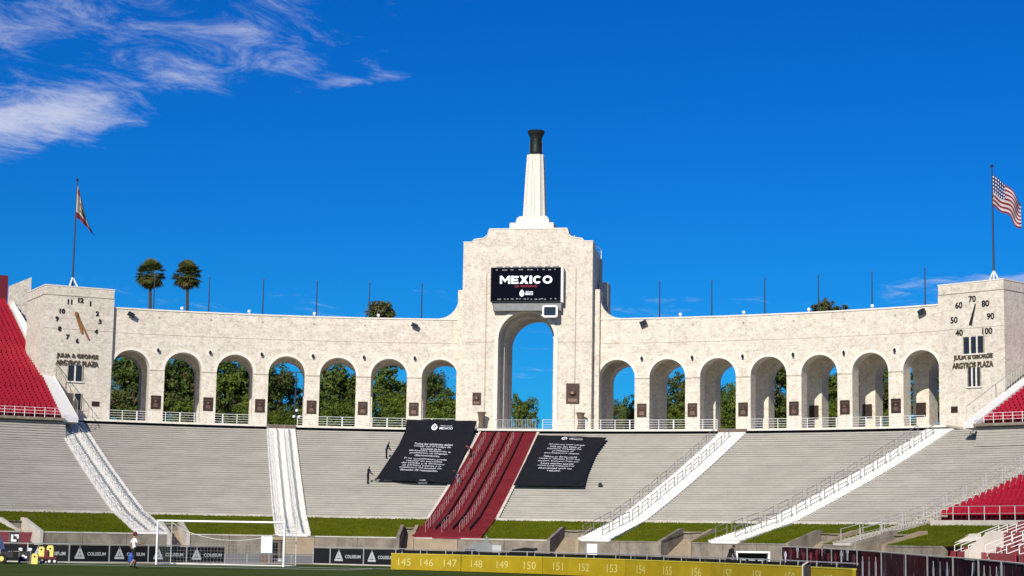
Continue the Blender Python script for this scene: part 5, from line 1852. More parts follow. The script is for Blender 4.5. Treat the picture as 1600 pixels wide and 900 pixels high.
# ------------------------------------------------------------------ people
def Rx(p, c, a):
    y, z = p[1] - c[1], p[2] - c[2]
    return (p[0], c[1] + y * cos(a) - z * sin(a), c[2] + y * sin(a) + z * cos(a))
def person(base, face, label, pose, cols, scale=1.0, group=None):
    """cols: dict shirt, pants, skin, hair, shoe, calf ; local +Y is the way the person faces"""
    J = {'pelvis': (0, 0, .95), 'spine': (0, .01, 1.14), 'chest': (0, .0, 1.36), 'neck': (0, .0, 1.50), 'head0': (0, .015, 1.58), 'head1': (0, .03, 1.66), 'head2': (0, .02, 1.74)}
    Rr = {'pelvis': .135, 'spine': .125, 'chest': .15, 'neck': .058, 'head0': .075, 'head1': .098, 'head2': .07}
    Ed = [('pelvis', 'spine'), ('spine', 'chest'), ('chest', 'neck'), ('neck', 'head0'), ('head0', 'head1'), ('head1', 'head2')]
    for s_, S_ in ((-1, 'l'), (1, 'r')):
        J['sh' + S_] = (s_ * .18, 0, 1.42); Rr['sh' + S_] = .068
        e = pose.get('elbow' + S_, (s_ * .25, -.02, 1.15)); J['el' + S_] = e; Rr['el' + S_] = .046
        w_ = pose.get('wrist' + S_, (s_ * .26, .08, .92)); J['wr' + S_] = w_; Rr['wr' + S_] = .032
        d = (Vector(w_) - Vector(e)).normalized()
        J['ha' + S_] = tuple(Vector(w_) + d * .085); Rr['ha' + S_] = .038
        J['hi' + S_] = (s_ * .095, 0, .90); Rr['hi' + S_] = .10
        J['kn' + S_] = pose.get('knee' + S_, (s_ * .10, .03, .50)); Rr['kn' + S_] = .066
        J['an' + S_] = pose.get('ankle' + S_, (s_ * .10, -.01, .085)); Rr['an' + S_] = .045
        a_ = Vector(J['an' + S_]); J['to' + S_] = tuple(a_ + Vector((s_ * .02, .17, -.045))); Rr['to' + S_] = .042
        Ed += [('chest', 'sh' + S_), ('sh' + S_, 'el' + S_), ('el' + S_, 'wr' + S_), ('wr' + S_, 'ha' + S_), ('pelvis', 'hi' + S_), ('hi' + S_, 'kn' + S_), ('kn' + S_, 'an' + S_), ('an' + S_, 'to' + S_)]
    bend = pose.get('bend', 0)
    if bend:
        for k in list(J):
            if k in ('spine', 'chest', 'neck', 'head0', 'head1', 'head2') or k[:2] == 'sh' or (k[:2] in ('el', 'wr', 'ha') and not pose.get('fixarms')):
                J[k] = Rx(J[k], (0, 0, .95), -bend)
    dy = pose.get('drop', 0)
    ks = list(J)
    me = bpy.data.meshes.new('body')
    me.from_pydata([J[k] for k in ks], [(ks.index(a), ks.index(b)) for a, b in Ed], [])
    o = bpy.data.objects.new('body_tmp', me)
    COL.objects.link(o)
    sk = o.modifiers.new('s', 'SKIN'); sk.use_smooth_shade = True
    for i, k in enumerate(ks):
        me.skin_vertices[0].data[i].radius = (Rr[k], Rr[k] * (.72 if k in ('pelvis', 'spine', 'chest') else 1.0))
        me.skin_vertices[0].data[i].use_root = (k == 'pelvis')
    sb = o.modifiers.new('d', 'SUBSURF'); sb.levels = 1; sb.render_levels = 1
    bpy.context.view_layer.update()
    dg = bpy.context.evaluated_depsgraph_get()
    ev = o.evaluated_get(dg)
    m2 = ev.to_mesh()
    mb = MB()
    order = ['skin', 'hair', 'shirt', 'pants', 'shoe']
    seg = {}
    def reg(c):
        best, bd = None, 9
        for a, b in Ed:
            A_, B_ = Vector(J[a]), Vector(J[b])
            t_ = max(0, min(1, (c - A_).dot(B_ - A_) / max(1e-6, (B_ - A_).length_squared)))
            dd = (c - A_.lerp(B_, t_)).length
            if dd < bd: bd, best, bt_ = dd, (a, b), t_
        a, b = best
        if a.startswith('head') or b.startswith('head'):
            hd = Vector(J['head1'])
            upv = (Vector(J['head2']) - Vector(J['head0'])).normalized()
            rel = c - hd
            fwd = Vector((0, cos(bend), -sin(bend)))
            return 1 if (rel.dot(upv) > .035 or rel.dot(fwd) < -.01) and a != 'neck' else 0
        if a == 'chest' and b == 'neck': return 2 if bt_ < .55 else 0
        if a[:2] == 'sh': return 2 if (bt_ < .62 or pose.get('long')) else 0
        if a[:2] == 'el': return 2 if pose.get('long') else 0
        if a[:2] == 'wr': return 0
        if a[:2] in ('hi',) or b[:2] == 'hi': return 3
        if a[:2] == 'kn': return (3 if (pose.get('trousers') or bt_ < .12) else 0) if bt_ < .93 else 4
        if a[:2] == 'an': return 4
        return 3 if (a == 'pelvis' and bt_ < .25) else 2
    mb.v = [tuple(v.co) for v in m2.vertices]
    for p in m2.polygons:
        mb.f.append(tuple(p.vertices)); c = Vector((0, 0, 0))
        for i in p.vertices: c += m2.vertices[i].co
        mb.mi.append(reg(c / len(p.vertices)))
    ev.to_mesh_clear()
    bpy.data.objects.remove(o)
    # fingers, nose, ears
    for S_, s_ in (('l', -1), ('r', 1)):
        h = Vector(J['ha' + S_]); d = (h - Vector(J['wr' + S_])).normalized()
        q = d.cross(Vector((1, 0, 0))).normalized(); x = d.cross(q).normalized()
        mb.cur = 0
        for k, ln in enumerate((.062, .075, .08, .072, .058)):
            if k == 0:
                b0 = h - d * .03 + q * .03; t0 = b0 + q * .035 + d * .035
                mb.tube(b0, t0, .012, .010, 5); mb.tube(t0, t0 + d * .03, .010, .007, 5)
            else:
                b0 = h + d * .015 + q * (.026 - .017 * (k - 1)); m_ = b0 + d * ln * .55
                mb.tube(b0, m_, .0095, .009, 5); mb.tube(m_, m_ + d * ln * .35 + x * .022 * s_, .009, .006, 5)
    hd = Vector(J['head1']); fwd = Vector((0, cos(bend), -sin(bend))); upv = (Vector(J['head2']) - Vector(J['head0'])).normalized(); sd = fwd.cross(upv)
    mb.cur = 0
    mb.tube(hd + fwd * .085 + upv * .0, hd + fwd * .115 - upv * .03, .010, .016, 5)
    for s_ in (-1, 1):
        mb.tube(hd + sd * s_ * .088 - upv * .01, hd + sd * s_ * .105 + upv * .015 - fwd * .01, .022, .016, 6)
    mb.cur = 1
    for s_ in (-1, 1):
        mb.tube(hd + fwd * .088 + sd * s_ * .034 + upv * .012, hd + fwd * .096 + sd * s_ * .034 + upv * .012, .010, .008, 5)
    mb.tube(hd + fwd * .088 - sd * .028 - upv * .055, hd + fwd * .088 + sd * .028 - upv * .055, .006, .006, 5)
    mb.cur = 0
    cz, sz_ = cos(face), sin(face)
    mb.v = [(base.x + scale * (v[0] * cz - v[1] * sz_), base.y + scale * (v[0] * sz_ + v[1] * cz), base.z + scale * v[2] + dy) for v in mb.v]
    ob = mb.build('person', [MT[cols[k]] for k in order], smooth=True, origin=base)
    tag(ob, label, 'person', group)
    return ob
BK = dict(skin='skin_dark', hair='hair', shirt='cloth_black', pants='cloth_black', shoe='black')
bendpose = dict(bend=.95, elbowl=(-.22, .10, 1.18), elbowr=(.22, .10, 1.18), wristl=(-.16, .30, 1.02), wristr=(.16, .30, 1.02), long=1, trousers=1, kneel=(-.12, .10, .52), kneer=(.12, .06, .5))
leanpose = dict(bend=.35, elbowl=(-.22, .16, 1.16), elbowr=(.22, .16, 1.16), wristl=(-.14, .40, 1.05), wristr=(.14, .40, 1.05), long=1, trousers=1)
G4 = 'people working beside the banners'
def foot(px, py, lift=.10):
    p = seat_hit(px, py, 0)
    f = (math.hypot(p.x - CB.x, p.y - CB.y) - F_IN) / 31.93
    k = int(f * ROWS)
    rho = F_IN + 31.93 * (k + .12) / ROWS
    a_ = math.atan2(p.x - CB.x, p.y - CB.y)
    return pol(a_, rho, seat(k / ROWS, a_)[1] + lift)
person(foot(604, 714, 0), rad(-95), 'person in black bending towards the upper left edge of the left banner', leanpose, BK, 1.08, group=G4)
person(foot(575, 754, 0), rad(-100), 'person in black standing at the lower left corner of the left banner', dict(leanpose, bend=.15), BK, 1.08, group=G4)
person(foot(737, 716, .22), rad(70), 'person bending on the crimson stairs beside the upper part of the left banner', bendpose, dict(BK, shirt='cloth_red', skin='skin'), group=G4)
person(foot(717, 757, .22), rad(75), 'person in dark top bending at the lower right corner of the left banner', bendpose, dict(BK, pants='grey_plastic'), group=G4)
walk = dict(elbowl=(-.27, -.10, 1.16), wristl=(-.25, .02, .92), elbowr=(.26, .10, 1.17), wristr=(.20, .30, 1.22), kneel=(-.10, .16, .52), anklel=(-.09, .10, .10), kneer=(.10, .02, .50), ankler=(.09, -.22, .14))
fm_p = at_z(208, 889, 0)
man = person(fm_p, rad(-48), 'man in white shirt and black shorts walking on the field at the left', walk, dict(skin='skin', hair='hair', shirt='cloth_white', pants='cloth_black', shoe='black'), 1.01)
mb = MB()
hp = fm_p + Vector((0, .0, 1.70))
fd = Vector((sin(rad(48)), cos(rad(48)), 0))
mb.lathe(hp + fd * .02, [(.112, -.02), (.115, .03), (.09, .085), (.03, .11)], 10)
mb.box(hp + fd * .15 + UPV * .0, (.16, .14, .02), (Vector((fd.y, -fd.x, 0)), fd, UPV))
co_ = mb.build('cap', 'cloth_red', man)
mb = MB()
bp = fm_p - Vector((fd.y, -fd.x, 0)) * .27 + UPV * .50
mb.lathe(bp, [(.10, -.22), (.17, -.18), (.18, .10), (.13, .24), (.03, .30)], 10)
tag(mb.build('blue_bag', 'blue'), 'blue bag hanging at the left hand of the man on the field', 'bag')
dp_ = at_d(1138, 103)
person(dp_, rad(-60), 'person in black behind the fence near the white framed bench at the right', dict(leanpose, bend=.45), BK)
# things left on the seats
p = foot(938, 761, 0)
mb = MB(); mb.lathe(p, [(.16, 0), (.21, .08), (.20, .32), (.10, .46), (.03, .48)], 9); mb.box(p + Vector((.12, -.12, .2)), (.2, .12, .22))
tag(mb.build('backpack', 'black'), 'small black backpack left on the grey seats right of the right banner', 'backpack')
p = foot(661, 757, .1)
mb = MB()
for k in range(9):
    a0_ = k * .7
    mb.tube(p + Vector((-.5 + .11 * k, 0, .22)), p + Vector((-.5 + .11 * (k + 1), 0, .22)), .24 if k not in (0, 8) else .18, .24 if k not in (0, 7, 8) else .18, 10)
tag(mb.build('cloth_roll', 'cloth_white'), 'pale rolled cloth lying under the lower edge of the left banner', 'roll')
p = foot(607, 751, .1)
mb = MB(); mb.box(p + UPV * .15, (.85, .3, .14), (RT, FW, UP)); mb.box(p + UPV * .24 + RT * .1, (.5, .25, .08), (RT, FW, UP))
tag(mb.build('folded_cloth', 'cloth_white'), 'small folded white cloth at the lower left corner of the left banner', 'cloth')

# ------------------------------------------------------------------ goal
GY = -23.5
go = thing('football_goal', Vector((.24, GY, 0)), 'white football goal with a sagging net on the field', 'goal')
gx0, gx1 = .24 - 3.72, .24 + 3.72
for x in (gx0, gx1):
    mb = MB(); mb.tube((x, GY, 0), (x, GY, 2.50), .06, n=10); mb.build('post', 'white_clean', go)
mb = MB(); mb.tube((gx0 - .05, GY, 2.46), (gx1 + .05, GY, 2.46), .06, n=10); mb.build('crossbar', 'white_clean', go)
for x in (gx0 + .1, gx1 + .1):
    mb = MB(); mb.tube((x, GY + 2.1, 0), (x, GY + 2.1, 2.55), .025, n=6); mb.build('net_support', 'rail_white', go)
mb = MB(); mb.path([(gx0, GY + .05, .03), (gx0 + .1, GY + 2.1, .03), (gx1 + .1, GY + 2.1, .03), (gx1, GY + .05, .03)], .03); mb.build('ground_bar', 'white_clean', go)
def netz(u):
    return 2.42 - 1.0 * (1 - (2 * u - 1) ** 2) ** .8
net = MB()
for k in range(38):
    u = k / 37
    x = gx0 + .08 + (gx1 - gx0) * u
    net.tube((x, GY + 2.1, 0), (x, GY + 2.1, netz(u)), .0045, n=3, cap=False)
    net.tube((x, GY + 2.1, netz(u)), (x, GY + .03, 2.44), .0045, n=3, cap=False)
for j in range(11):
    z = .2 * j
    for k in range(16):
        u0, u1 = k / 16, (k + 1) / 16
        if z < min(netz(u0), netz(u1)):
            net.tube((gx0 + (gx1 - gx0) * u0, GY + 2.1, z), (gx0 + (gx1 - gx0) * u1, GY + 2.1, z), .0045, n=3, cap=False)
for k in range(16):
    u0, u1 = k / 16, (k + 1) / 16
    net.tube((gx0 + .08 + (gx1 - gx0) * u0, GY + 2.1, netz(u0)), (gx0 + .08 + (gx1 - gx0) * u1, GY + 2.1, netz(u1)), .022, n=4, cap=False)
for x in (gx0, gx1):
    for j in range(11):
        net.tube((x, GY, .22 * j), (x + .1, GY + 2.1, .22 * j), .0045, n=3, cap=False)
    for j in range(1, 9):
        net.tube((x, GY + .25 * j, 0), (x, GY + .25 * j, 2.4), .0045, n=3, cap=False)
no = net.build('net', 'net', go)
no['kind'] = 'stuff'

# ------------------------------------------------------------------ perimeter fence banners
def poly_pts(pd):
    return [at_d(px, D) for px, D in pd]
def along(pts, step):
    out = []
    for a, b in zip(pts[:-1], pts[1:]):
        L_ = (b - a).length
        out.append((a, b, L_))
    tot = sum(x[2] for x in out)
    def P(s):
        for a, b, L_ in out:
            if s <= L_: return a.lerp(b, s / L_)
            s -= L_
        return out[-1][1]
    return P, tot
def coliseum(P0, P1, label):
    t = thing('fence_banner', (P0 + P1) / 2, label, 'banner', 'black fence banners along the field end')
    U = (P1 - P0).normalized(); Nn = Vector((U.y, -U.x, 0))
    if Nn.dot(K - P0) < 0: Nn = -Nn
    Ln = (P1 - P0).length
    c = (P0 + P1) / 2 + UPV * .53
    mb = MB(); mb.box(c, (Ln - .09, .03, .92), (U, Nn, UPV)); sh = mb.build('sheet', 'vinyl', t)
    for p in (P0,):
        mb = MB(); mb.box(p + UPV * .54, (.06, .07, 1.10), (U, Nn, UPV)); mb.build('post', 'steel', t)
    mb = MB(); mb.tube(P0 + UPV * 1.06, P1 + UPV * 1.06, .028); mb.build('top_rail', 'steel', t)
    if Ln > 1.9:
        mb = MB()
        O = c + Nn * .022 - U * Ln * .24
        def q(x, y): return O + U * x + UPV * y
        mb.add([q(-.30, -.30), q(.30, -.30), q(.30, -.18), q(-.30, -.18)], [(0, 1, 2, 3)])
        mb.add([q(-.27, -.16), q(-.12, -.16), q(0, .14), q(-.03, .36)], [(0, 1, 2, 3)])
        mb.add([q(.27, -.16), q(.03, .36), q(0, .14), q(.12, -.16)], [(0, 1, 2, 3)])
        mb.add([q(-.07, -.14), q(.07, -.14), q(.04, .02), q(-.04, .02)], [(0, 1, 2, 3)])
        mb.add([q(-.02, .36), q(.02, .36), q(.012, .44), q(-.012, .44)], [(0, 1, 2, 3)])
        mb.build('emblem', 'print_grey', sh)
        mb = MB(); text_on(mb, 'COLISEUM', c + Nn * .022 + U * Ln * .18 - UPV * .02, U, UPV, width=Ln * .46, height=.20, bold=.02); mb.build('lettering', 'print_grey', sh)
P, tot = along(poly_pts([(-60, 113), (0, 112), (90, 111), (280, 114), (352, 115)]), 2.44)
s = tot
k = 0
while s > .5:
    s0 = max(0, s - 2.44)
    coliseum(P(s0), P(s), 'black fence banner with triangle emblem left of or behind the goal, %s from the right' % ORD[k])
    s = s0; k += 1
P, tot = along(poly_pts([(490, 119), (612, 116), (960, 101), (1200, 82), (1340, 71)]), 2.44)
s, k = 0, 0
first = 1.25
NB = 1 + math.ceil((tot - first - .3) / 2.44)
def k2(k):
    return max(0, NB - 1 - k)
while s < tot - .3:
    s1 = min(tot, s + (first if k == 0 else 2.44))
    coliseum(P(s), P(s1), 'black fence banner behind the yellow boards, %s from %s' % ((ORD[k], 'the goal') if k < 12 else (ORD[k2(k)], 'the right end')))
    s = s1; k += 1
# open pipe fence and kerb between the banner runs
pf = thing('pipe_fence', at_d(420, 117), 'low grey pipe fence between the banners behind the goal', 'fence')
for k in range(4):
    A_, B_ = at_d(352 + 34.5 * k, 115 + k), at_d(352 + 34.5 * (k + 1), 116 + k)
    mb = MB(); mb.tube(A_, A_ + UPV * .62, .035); mb.tube(A_ + UPV * .6, B_ + UPV * .6, .03); mb.tube(A_ + UPV * .3, B_ + UPV * .3, .025)
    mb.build('bay', 'steel', pf)
mb = MB()
kp = poly_pts([(-60, 112.6), (0, 111.6), (90, 110.6), (280, 113.4), (352, 114.4), (490, 118.2), (612, 115.2), (960, 100.3), (1200, 81.3), (1335, 70.4)])
for a_, b_ in zip(kp[:-1], kp[1:]):
    d_ = (b_ - a_).normalized(); n_ = Vector((-d_.y, d_.x, 0))
    mb.hexa([a_ - n_ * .15 - UPV * .02, b_ - n_ * .15 - UPV * .02, b_ + n_ * .3 - UPV * .02, a_ + n_ * .3 - UPV * .02], [a_ - n_ * .15 + UPV * .06, b_ - n_ * .15 + UPV * .06, b_ + n_ * .3 + UPV * .06, a_ + n_ * .3 + UPV * .06])
tag(mb.build('field_kerb', 'concrete_pale'), kind='structure')

# ------------------------------------------------------------------ yellow numbered boards
yp = [(612, 101.5), (722, 99), (849.5, 95), (979, 89.5), (1112, 82.5), (1262, 73.8), (1335, 69.5)]
num = 145
for k, (a_, b_) in enumerate(zip(yp[:-1], yp[1:])):
    P0, P1 = at_d(*a_), at_d(*b_)
    U = (P1 - P0).normalized(); Nn = Vector((U.y, -U.x, 0))
    if Nn.dot(K - P0) < 0: Nn = -Nn
    Ln = (P1 - P0).length
    full = 3 if k < 5 else 1
    nums = [str(num + j) for j in range(full)]
    t = thing('numbered_board', (P0 + P1) / 2, 'yellow pitchside board, %s from the left end, with pale section numbers' % ORD[k], 'board', 'yellow pitchside boards')
    c = (P0 + P1) / 2 + UPV * .45
    mb = MB(); mb.box(c, (Ln - .06, .14, .82), (U, Nn, UPV)); bd = mb.build('panel', 'yellow', t)
    mb = MB(); mb.box(c + UPV * .43, (Ln - .05, .18, .05), (U, Nn, UPV)); mb.build('top_edge', 'yellow_edge', t)
    for j in range(3):
        mb = MB(); mb.box((P0 + U * Ln * (.15 + .35 * j)) - Nn * .25 + UPV * .2, (.05, .5, .38), (U, Nn, UPV)); mb.build('foot', 'black', t)
    for j, s_ in enumerate(nums):
        pos = (.20, .52, .85)[j] if full == 3 else .5
        mb = MB(); text_on(mb, s_, c + Nn * .074 + U * Ln * (pos - .5) - UPV * .0, U, UPV, width=.82, height=.38, bold=.0); mb.build('number', 'yellow_num', bd)
    num += full

# ------------------------------------------------------------------ dark sideline fence with printed banners on the right
def collage(i):
    rs_ = random.Random(i * 7 + 1)
    m = bpy.data.materials.new('collage_print'); m.use_nodes = True
    T_ = m.node_tree; b = T_.nodes['Principled BSDF']; b.inputs['Roughness'].default_value = .9; b.inputs['Specular IOR Level'].default_value = .05
    g_ = T_.nodes.new('ShaderNodeNewGeometry')
    mp_ = T_.nodes.new('ShaderNodeMapping'); mp_.inputs['Scale'].default_value = (1, .9, .55); mp_.inputs['Location'].default_value = (rs_.uniform(0, 50), rs_.uniform(0, 50), 0)
    T_.links.new(g_.outputs['Position'], mp_.inputs[0])
    n_ = T_.nodes.new('ShaderNodeTexNoise'); n_.inputs['Scale'].default_value = 1.6; n_.inputs['Detail'].default_value = 4; n_.inputs['Distortion'].default_value = .8
    T_.links.new(mp_.outputs[0], n_.inputs['Vector'])
    r_ = T_.nodes.new('ShaderNodeValToRGB')
    e_ = r_.color_ramp.elements
    e_[0].position, e_[0].color = .36, (.004, .003, .004, 1)
    e_[1].position, e_[1].color = .76, (.26, .24, .25, 1)
    pal = [(.075, .006, .012), (.006, .005, .006), (.02, .018, .018), (.045, .008, .011)]
    for pz in (.44, .52, .60):
        q = e_.new(pz); q.color = rs_.choice(pal) + (1,)
    T_.links.new(n_.outputs[0], r_.inputs[0]); T_.links.new(r_.outputs[0], b.inputs['Base Color'])
    return m
CM = [collage(i) for i in range(5)]
fpd = [(1222, 120, 1.58), (1262, 113, 1.55), (1300, 106.5, 1.52), (1340, 100, 1.49), (1378, 92, 1.44), (1416, 84, 1.40), (1450, 77, 1.37), (1490, 69.5, 1.36), (1530, 62, 1.35), (1566, 56, 1.34), (1604, 50, 1.33), (1640, 45, 1.33)]
for k, (a_, b_) in enumerate(zip(fpd[:-1], fpd[1:])):
    P0, P1 = at_d(a_[0], a_[1]), at_d(b_[0], b_[1])
    U = (P1 - P0).normalized(); Nn = Vector((U.y, -U.x, 0))
    if Nn.dot(K - P0) < 0: Nn = -Nn
    Ln = (P1 - P0).length
    t = thing('sideline_fence', (P0 + P1) / 2, ('dark fence panel with maroon and white shirt prints, %s from the left' if k < 3 else 'dark printed fence panel at the lower right, %s from the left') % ORD[k if k < 3 else k - 3], 'fence', 'dark sideline fence panels')
    h0, h1 = a_[2] - .04, b_[2] - .04
    c0, c1 = P0 + U * .05, P1 - U * .05
    mb = MB(); mb.hexa([c0 + UPV * .02, c1 + UPV * .02, c1 - Nn * .04 + UPV * .02, c0 - Nn * .04 + UPV * .02], [c0 + UPV * h0, c1 + UPV * h1, c1 - Nn * .04 + UPV * h1, c0 - Nn * .04 + UPV * h0])
    sh_ = mb.build('printed_sheet', CM[k % 5], t)
    mb = MB(); mb.tube(P0 + UPV * a_[2], P1 + UPV * b_[2], .03); mb.build('top_rail', 'concrete_pale', t)
    mb = MB(); mb.tube(P0 + Nn * .03, P0 + Nn * .03 + UPV * (a_[2] + .03), .035); mb.build('post', 'grey_plastic', t)
    if k < 3:
        for j, mk in enumerate((('print_white', 'maroon', 'print_grey', 'maroon'), ('redseat', 'redbase', 'maroon', 'redbase'), ('maroon', 'print_grey', 'print_grey', 'maroon'))[k]):
            O = P0 + U * Ln * (.14 + .24 * j) + Nn * .012 + UPV * (.95 + .18 * ((j * 7 + k * 3) % 3))
            mb = MB(); mb.prism([(-.17, -.40), (.17, -.40), (.18, .08), (.31, -.02), (.35, .10), (.14, .32), (-.14, .32), (-.35, .10), (-.31, -.02), (-.18, .08)], O, U, UPV, -Nn * .01); mb.build('shirt_print', mk, sh_)
            if k == 1 and j == 2:
                mb = MB(); text_on(mb, '17', O + Nn * .006, U, UPV, width=.30, height=.46, bold=.02); mb.build('number_print', 'print_white', sh_)
    elif k in (3, 6, 8):
        for j in range(3):      # pale figures in the print
            O = P0 + U * Ln * (.22 + .27 * j) + Nn * .012 + UPV * .72
            mb = MB()
            mb.prism([(-.22, -.60), (-.05, -.60), (.0, -.1), (.06, -.60), (.22, -.60), (.24, .18), (.10, .26), (.09, .46), (-.09, .46), (-.10, .26), (-.26, .16)], O, U, UPV, -Nn * .01); mb.build('figure_print', 'print_grey' if j != 1 else 'grey_plastic', sh_)
    elif k == 7:
        O = P0 + U * Ln * .75 + Nn * .012 + UPV * .70
        for dz_ in (-.3, .3):
            mb = MB(); mb.prism([(-.22, -.24), (-.05, -.24), (.22, .24), (.05, .24)], O + UPV * dz_, U, UPV, -Nn * .01); mb.build('white_mark', 'print_white', sh_)
# ------------------------------------------------------------------ odds and ends round the field end
def boxy(t, name, c, size, m, ax=(RT, FW, UPV)):
    ax = (Vector((RT.x, RT.y, 0)).normalized(), Vector((FW.x, FW.y, 0)).normalized(), UPV)
    mb = MB(); mb.box(c, size, ax); return mb.build(name, m, t)
def rwheel(t, c, r, w_, hub='rail_white'):
    ax = Vector((FW.x, FW.y, 0)).normalized()
    mb = MB(); mb.tube(c - ax * w_ / 2, c + ax * w_ / 2, r, n=14); wh = mb.build('wheel', 'tyre', t)
    mb = MB(); mb.tube(c - ax * (w_ / 2 + .02), c - ax * w_ / 2, r * .5, n=10); mb.build('hub', hub, wh)
H = Vector((RT.x, RT.y, 0)).normalized()
# utility vehicle at the left edge
p = at_d(2, 105)
t = thing('utility_vehicle', p, 'pale green utility vehicle with yellow wheel hubs at the left edge of the field', 'vehicle')
boxy(t, 'body', p - H * 1.3 + UPV * .55, (2.9, 1.3, .45), 'grey_plastic')
mb = MB(); mb.prism([(-1.6, .75), (.05, .75), (-.05, 1.05), (-.30, 1.62), (-1.6, 1.66)], p - Vector((FW.x, FW.y, 0)) * .6, H, UPV, Vector((FW.x, FW.y, 0)) * 1.2); mb.build('cab', 'board_white', t)
boxy(t, 'cargo_deck', p + H * .35 + UPV * .50, (.9, 1.2, .3), 'black')
rwheel(t, p + H * .22 + UPV * .27 - Vector((FW.x, FW.y, 0)) * .6, .27, .22, 'can'); rwheel(t, p - H * 2.1 + UPV * .27 - Vector((FW.x, FW.y, 0)) * .6, .27, .22, 'can')
# black speaker case with white mark
p = at_d(40, 106)
t = thing('equipment_case', p, 'black case with a white mark standing on the field edge at the left', 'case')
boxy(t, 'case', p + UPV * .38, (.55, .4, .56), 'black')
mb = MB(); O = p + UPV * .36 - Vector((FW.x, FW.y, 0)) * .215
mb.add([O + H * x + UPV * z for x, z in ((-.14, .10), (-.03, .12), (.04, .05), (.15, .04), (.13, -.06), (-.02, -.10), (-.10, -.04))], [tuple(range(7))]); mb.build('white_mark', 'print_white', t)
for s_ in (-1, 1):
    boxy(t, 'leg', p + H * .31 * s_ + UPV * .36, (.06, .3, .72), 'grey_plastic')
    boxy(t, 'top_light', p + H * .26 * s_ + UPV * .76, (.18, .16, .16), 'board_white')
# cart with yellow fuel cans
p = at_d(74, 106)
t = thing('hand_cart', p, 'small dark red cart beside the field edge holding yellow cans', 'cart')
boxy(t, 'bed', p + UPV * .34, (1.15, .6, .10), 'maroon')
boxy(t, 'frame', p + H * .02 + UPV * .50, (.14, .5, .5), 'maroon')
mb = MB(); mb.path([p + H * .55 + UPV * .35, p + H * .72 + UPV * .75, p + H * .62 + UPV * .85], .03); mb.build('handle', 'black', t)
for dx in (-.18, .22, .5):
    rwheel(t, p + H * dx + UPV * .15 - Vector((FW.x, FW.y, 0)) * .28, .15, .10)
def can(p, lab, s_=1.0):
    t = thing('fuel_can', p, lab, 'can', 'yellow cans at the left field edge')
    w_, h_ = .34 * s_, .56 * s_
    mb = MB(); mb.prism([(-w_ / 2, 0), (w_ / 2, 0), (w_ / 2, h_ * .8), (w_ * .32, h_), (-w_ * .32, h_), (-w_ / 2, h_ * .8)], p - Vector((FW.x, FW.y, 0)) * .12, H, UPV, Vector((FW.x, FW.y, 0)) * .24); mb.build('body', 'can', t)
    mb = MB(); mb.tube(p + H * .0 + UPV * h_ * .72 - Vector((FW.x, FW.y, 0)) * .15, p + UPV * h_ * .72 - Vector((FW.x, FW.y, 0)) * .10, .05, n=8); mb.build('cap', 'black', t)
can(at_d(55.5, 105), 'yellow fuel can standing on the ground left of the dark red cart')
can(at_d(65.5, 106) + UPV * .395, 'yellow fuel can on the cart, the left one', .95)
can(at_d(79, 106) + UPV * .395, 'yellow fuel can on the cart, the larger right one', 1.08)
# sign panels at the far left tunnel
p = at_d(30, 150)
t = thing('pennant_sign', p + UPV * .75, 'maroon and black sign with white mark hanging at the far left tunnel', 'sign')
for x0, x1, m_ in ((-30, 13, 'maroon'), (14.2, 29, 'black')):
    A_, B_ = at_d(x0, 150), at_d(x1, 150)
    boxy(t, 'panel', (A_ + B_) / 2 + UPV * 1.20, ((B_ - A_).length, .06, .95), m_)
A_ = at_d(29.3, 150)
mb = MB(); mb.prism([(0, .70), (.75, .70), (.98, 1.67), (0, 1.67)], A_, H, UPV, Vector((FW.x, FW.y, 0)) * .06); mb.build('panel', 'maroon', t)
mb = MB(); O = at_d(21.5, 149.9) + UPV * 1.2
mb.add([O + H * x + UPV * z for x, z in ((-.26, .28), (-.10, .28), (-.10, -.10), (.16, -.10), (.16, -.26), (-.26, -.26))], [tuple(range(6))])
mb.add([O + H * x + UPV * z for x, z in ((.0, .28), (.32, .28), (.32, -.02), (.20, -.02), (.18, .16), (.0, .16))], [tuple(range(6))]); mb.build('white_mark', 'print_white', t)
# white boards leaning on crates
for px, D, lab, w_, h_ in ((416.5, 121, 'white board propped on a brown crate behind the goal', .72, 1.05), (925, 128, 'white sheet board at the foot of the middle white stair', .70, .78)):
    p = at_d(px, D)
    t = thing('notice_board', p, lab, 'board', 'white boards behind the fence')
    z0 = .62 if px < 800 else .75
    boxy(t, 'board', p + UPV * (z0 + h_ / 2), (w_, .04, h_), 'board_white')
    boxy(t, 'stand', p + Vector((FW.x, FW.y, 0)) * .3 + UPV * .45, (w_ + .1, .5, .9), 'grey_plastic' if px > 800 else 'brown')
p = at_d(433, 122)
t = thing('equipment_crate', p, 'brown crate with a dark side beside the white board behind the goal', 'crate')
boxy(t, 'box', p + UPV * .85, (.55, .7, 1.1), 'brown'); boxy(t, 'lid', p + UPV * 1.43, (.62, .76, .06), 'black'); boxy(t, 'base', p + UPV * .2, (.7, .7, .2), 'steel')
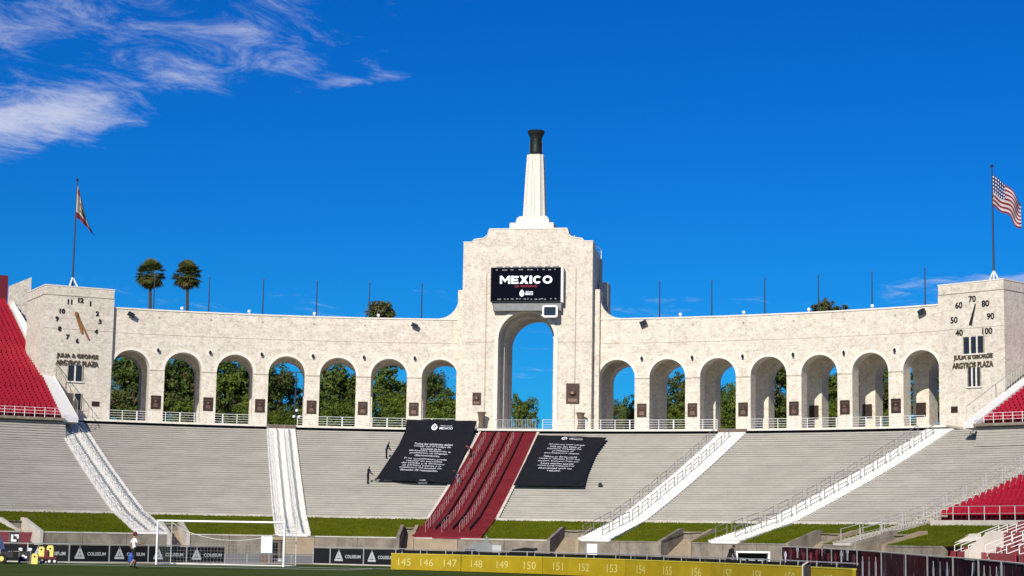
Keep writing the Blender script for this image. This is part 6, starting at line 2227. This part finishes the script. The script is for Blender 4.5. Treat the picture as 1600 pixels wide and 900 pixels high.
# covered machine and tarpaulined mower behind the boards
p = at_d(752, 128)
t = thing('covered_machine', p, 'grey covered machine with black wheels at the foot of the crimson stairs', 'machine')
mb = MB(); mb.prism([(-1.15, .3), (1.3, .3), (1.25, 1.15), (.55, 1.45), (.35, 2.0), (.15, 1.5), (-.6, 1.42), (-1.1, 1.0)], p, H, UPV, Vector((FW.x, FW.y, 0)) * 1.1); mb.build('cover', 'grey_plastic', t)
boxy(t, 'engine', p - H * .75 + UPV * .75 - Vector((FW.x, FW.y, 0)) * .15, (.7, .4, .55), 'black')
boxy(t, 'side_box', p + H * 1.05 + UPV * .85 - Vector((FW.x, FW.y, 0)) * .12, (.6, .4, .95), 'steel')
for dx in (-.9, 1.0):
    rwheel(t, p + H * dx + UPV * .35 - Vector((FW.x, FW.y, 0)) * .1, .35, .25)
p = at_d(815, 116)
t = thing('covered_mower', p, 'long low black covered mower behind the yellow boards', 'mower')
mb = MB(); mb.prism([(-.75, .4), (.72, .4), (.80, 1.0), (.68, 1.22), (.2, 1.24), (-.55, 1.12), (-.75, .95)], p, H, UPV, Vector((FW.x, FW.y, 0)) * .9); mb.build('cover', 'vinyl', t)
mb = MB(); mb.tube(p + H * .7 + UPV * 1.12, p + H * .98 + UPV * 1.18, .09); mb.build('muzzle', 'black', t)
for dx in (-.5, .5):
    rwheel(t, p + H * dx + UPV * .3 - Vector((FW.x, FW.y, 0)) * .06, .30, .2)
# white framed bench
p = at_d(1175, 104)
t = thing('framed_bench', p, 'white framed dark team bench shelter behind the fence at right', 'bench')
for s_ in (-1, 1):
    boxy(t, 'upright', p + H * .88 * s_ + UPV * .62, (.10, .9, 1.24), 'white_clean')
boxy(t, 'roof_bar', p + UPV * 1.27, (1.86, .95, .09), 'white_clean'); boxy(t, 'back_panel', p + Vector((FW.x, FW.y, 0)) * .35 + UPV * .70, (1.66, .05, 1.0), 'dark'); boxy(t, 'seat', p + UPV * .62, (1.6, .5, .08), 'navy')
for k in range(3):
    boxy(t, 'backrest', p + H * (-.5 + .5 * k) + UPV * .82 + Vector((FW.x, FW.y, 0)) * .1, (.36, .08, .2), 'print_grey')
# corner flag in front of the last boards
p = at_d(1254, 67)
t = thing('corner_flag', p, 'pale thin flag post in front of the last yellow boards', 'flag post')
mb = MB(); mb.tube(p, p + UPV * 1.02, .035, .03, 8); mb.tube(p + UPV * 1.0, p + H * .20 + UPV * 1.14, .035, .025, 8); mb.build('post', 'concrete_pale', t)
mb = MB()
for k in range(5):
    q = p + H * (.06 + .05 * k)
    mb.box(q + UPV * (.72 + .02 * k), (.055, .02 + .01 * (k % 2), .5), (H, Vector((FW.x, FW.y, 0)), UPV))
mb.build('folded_flag', 'dark', t)
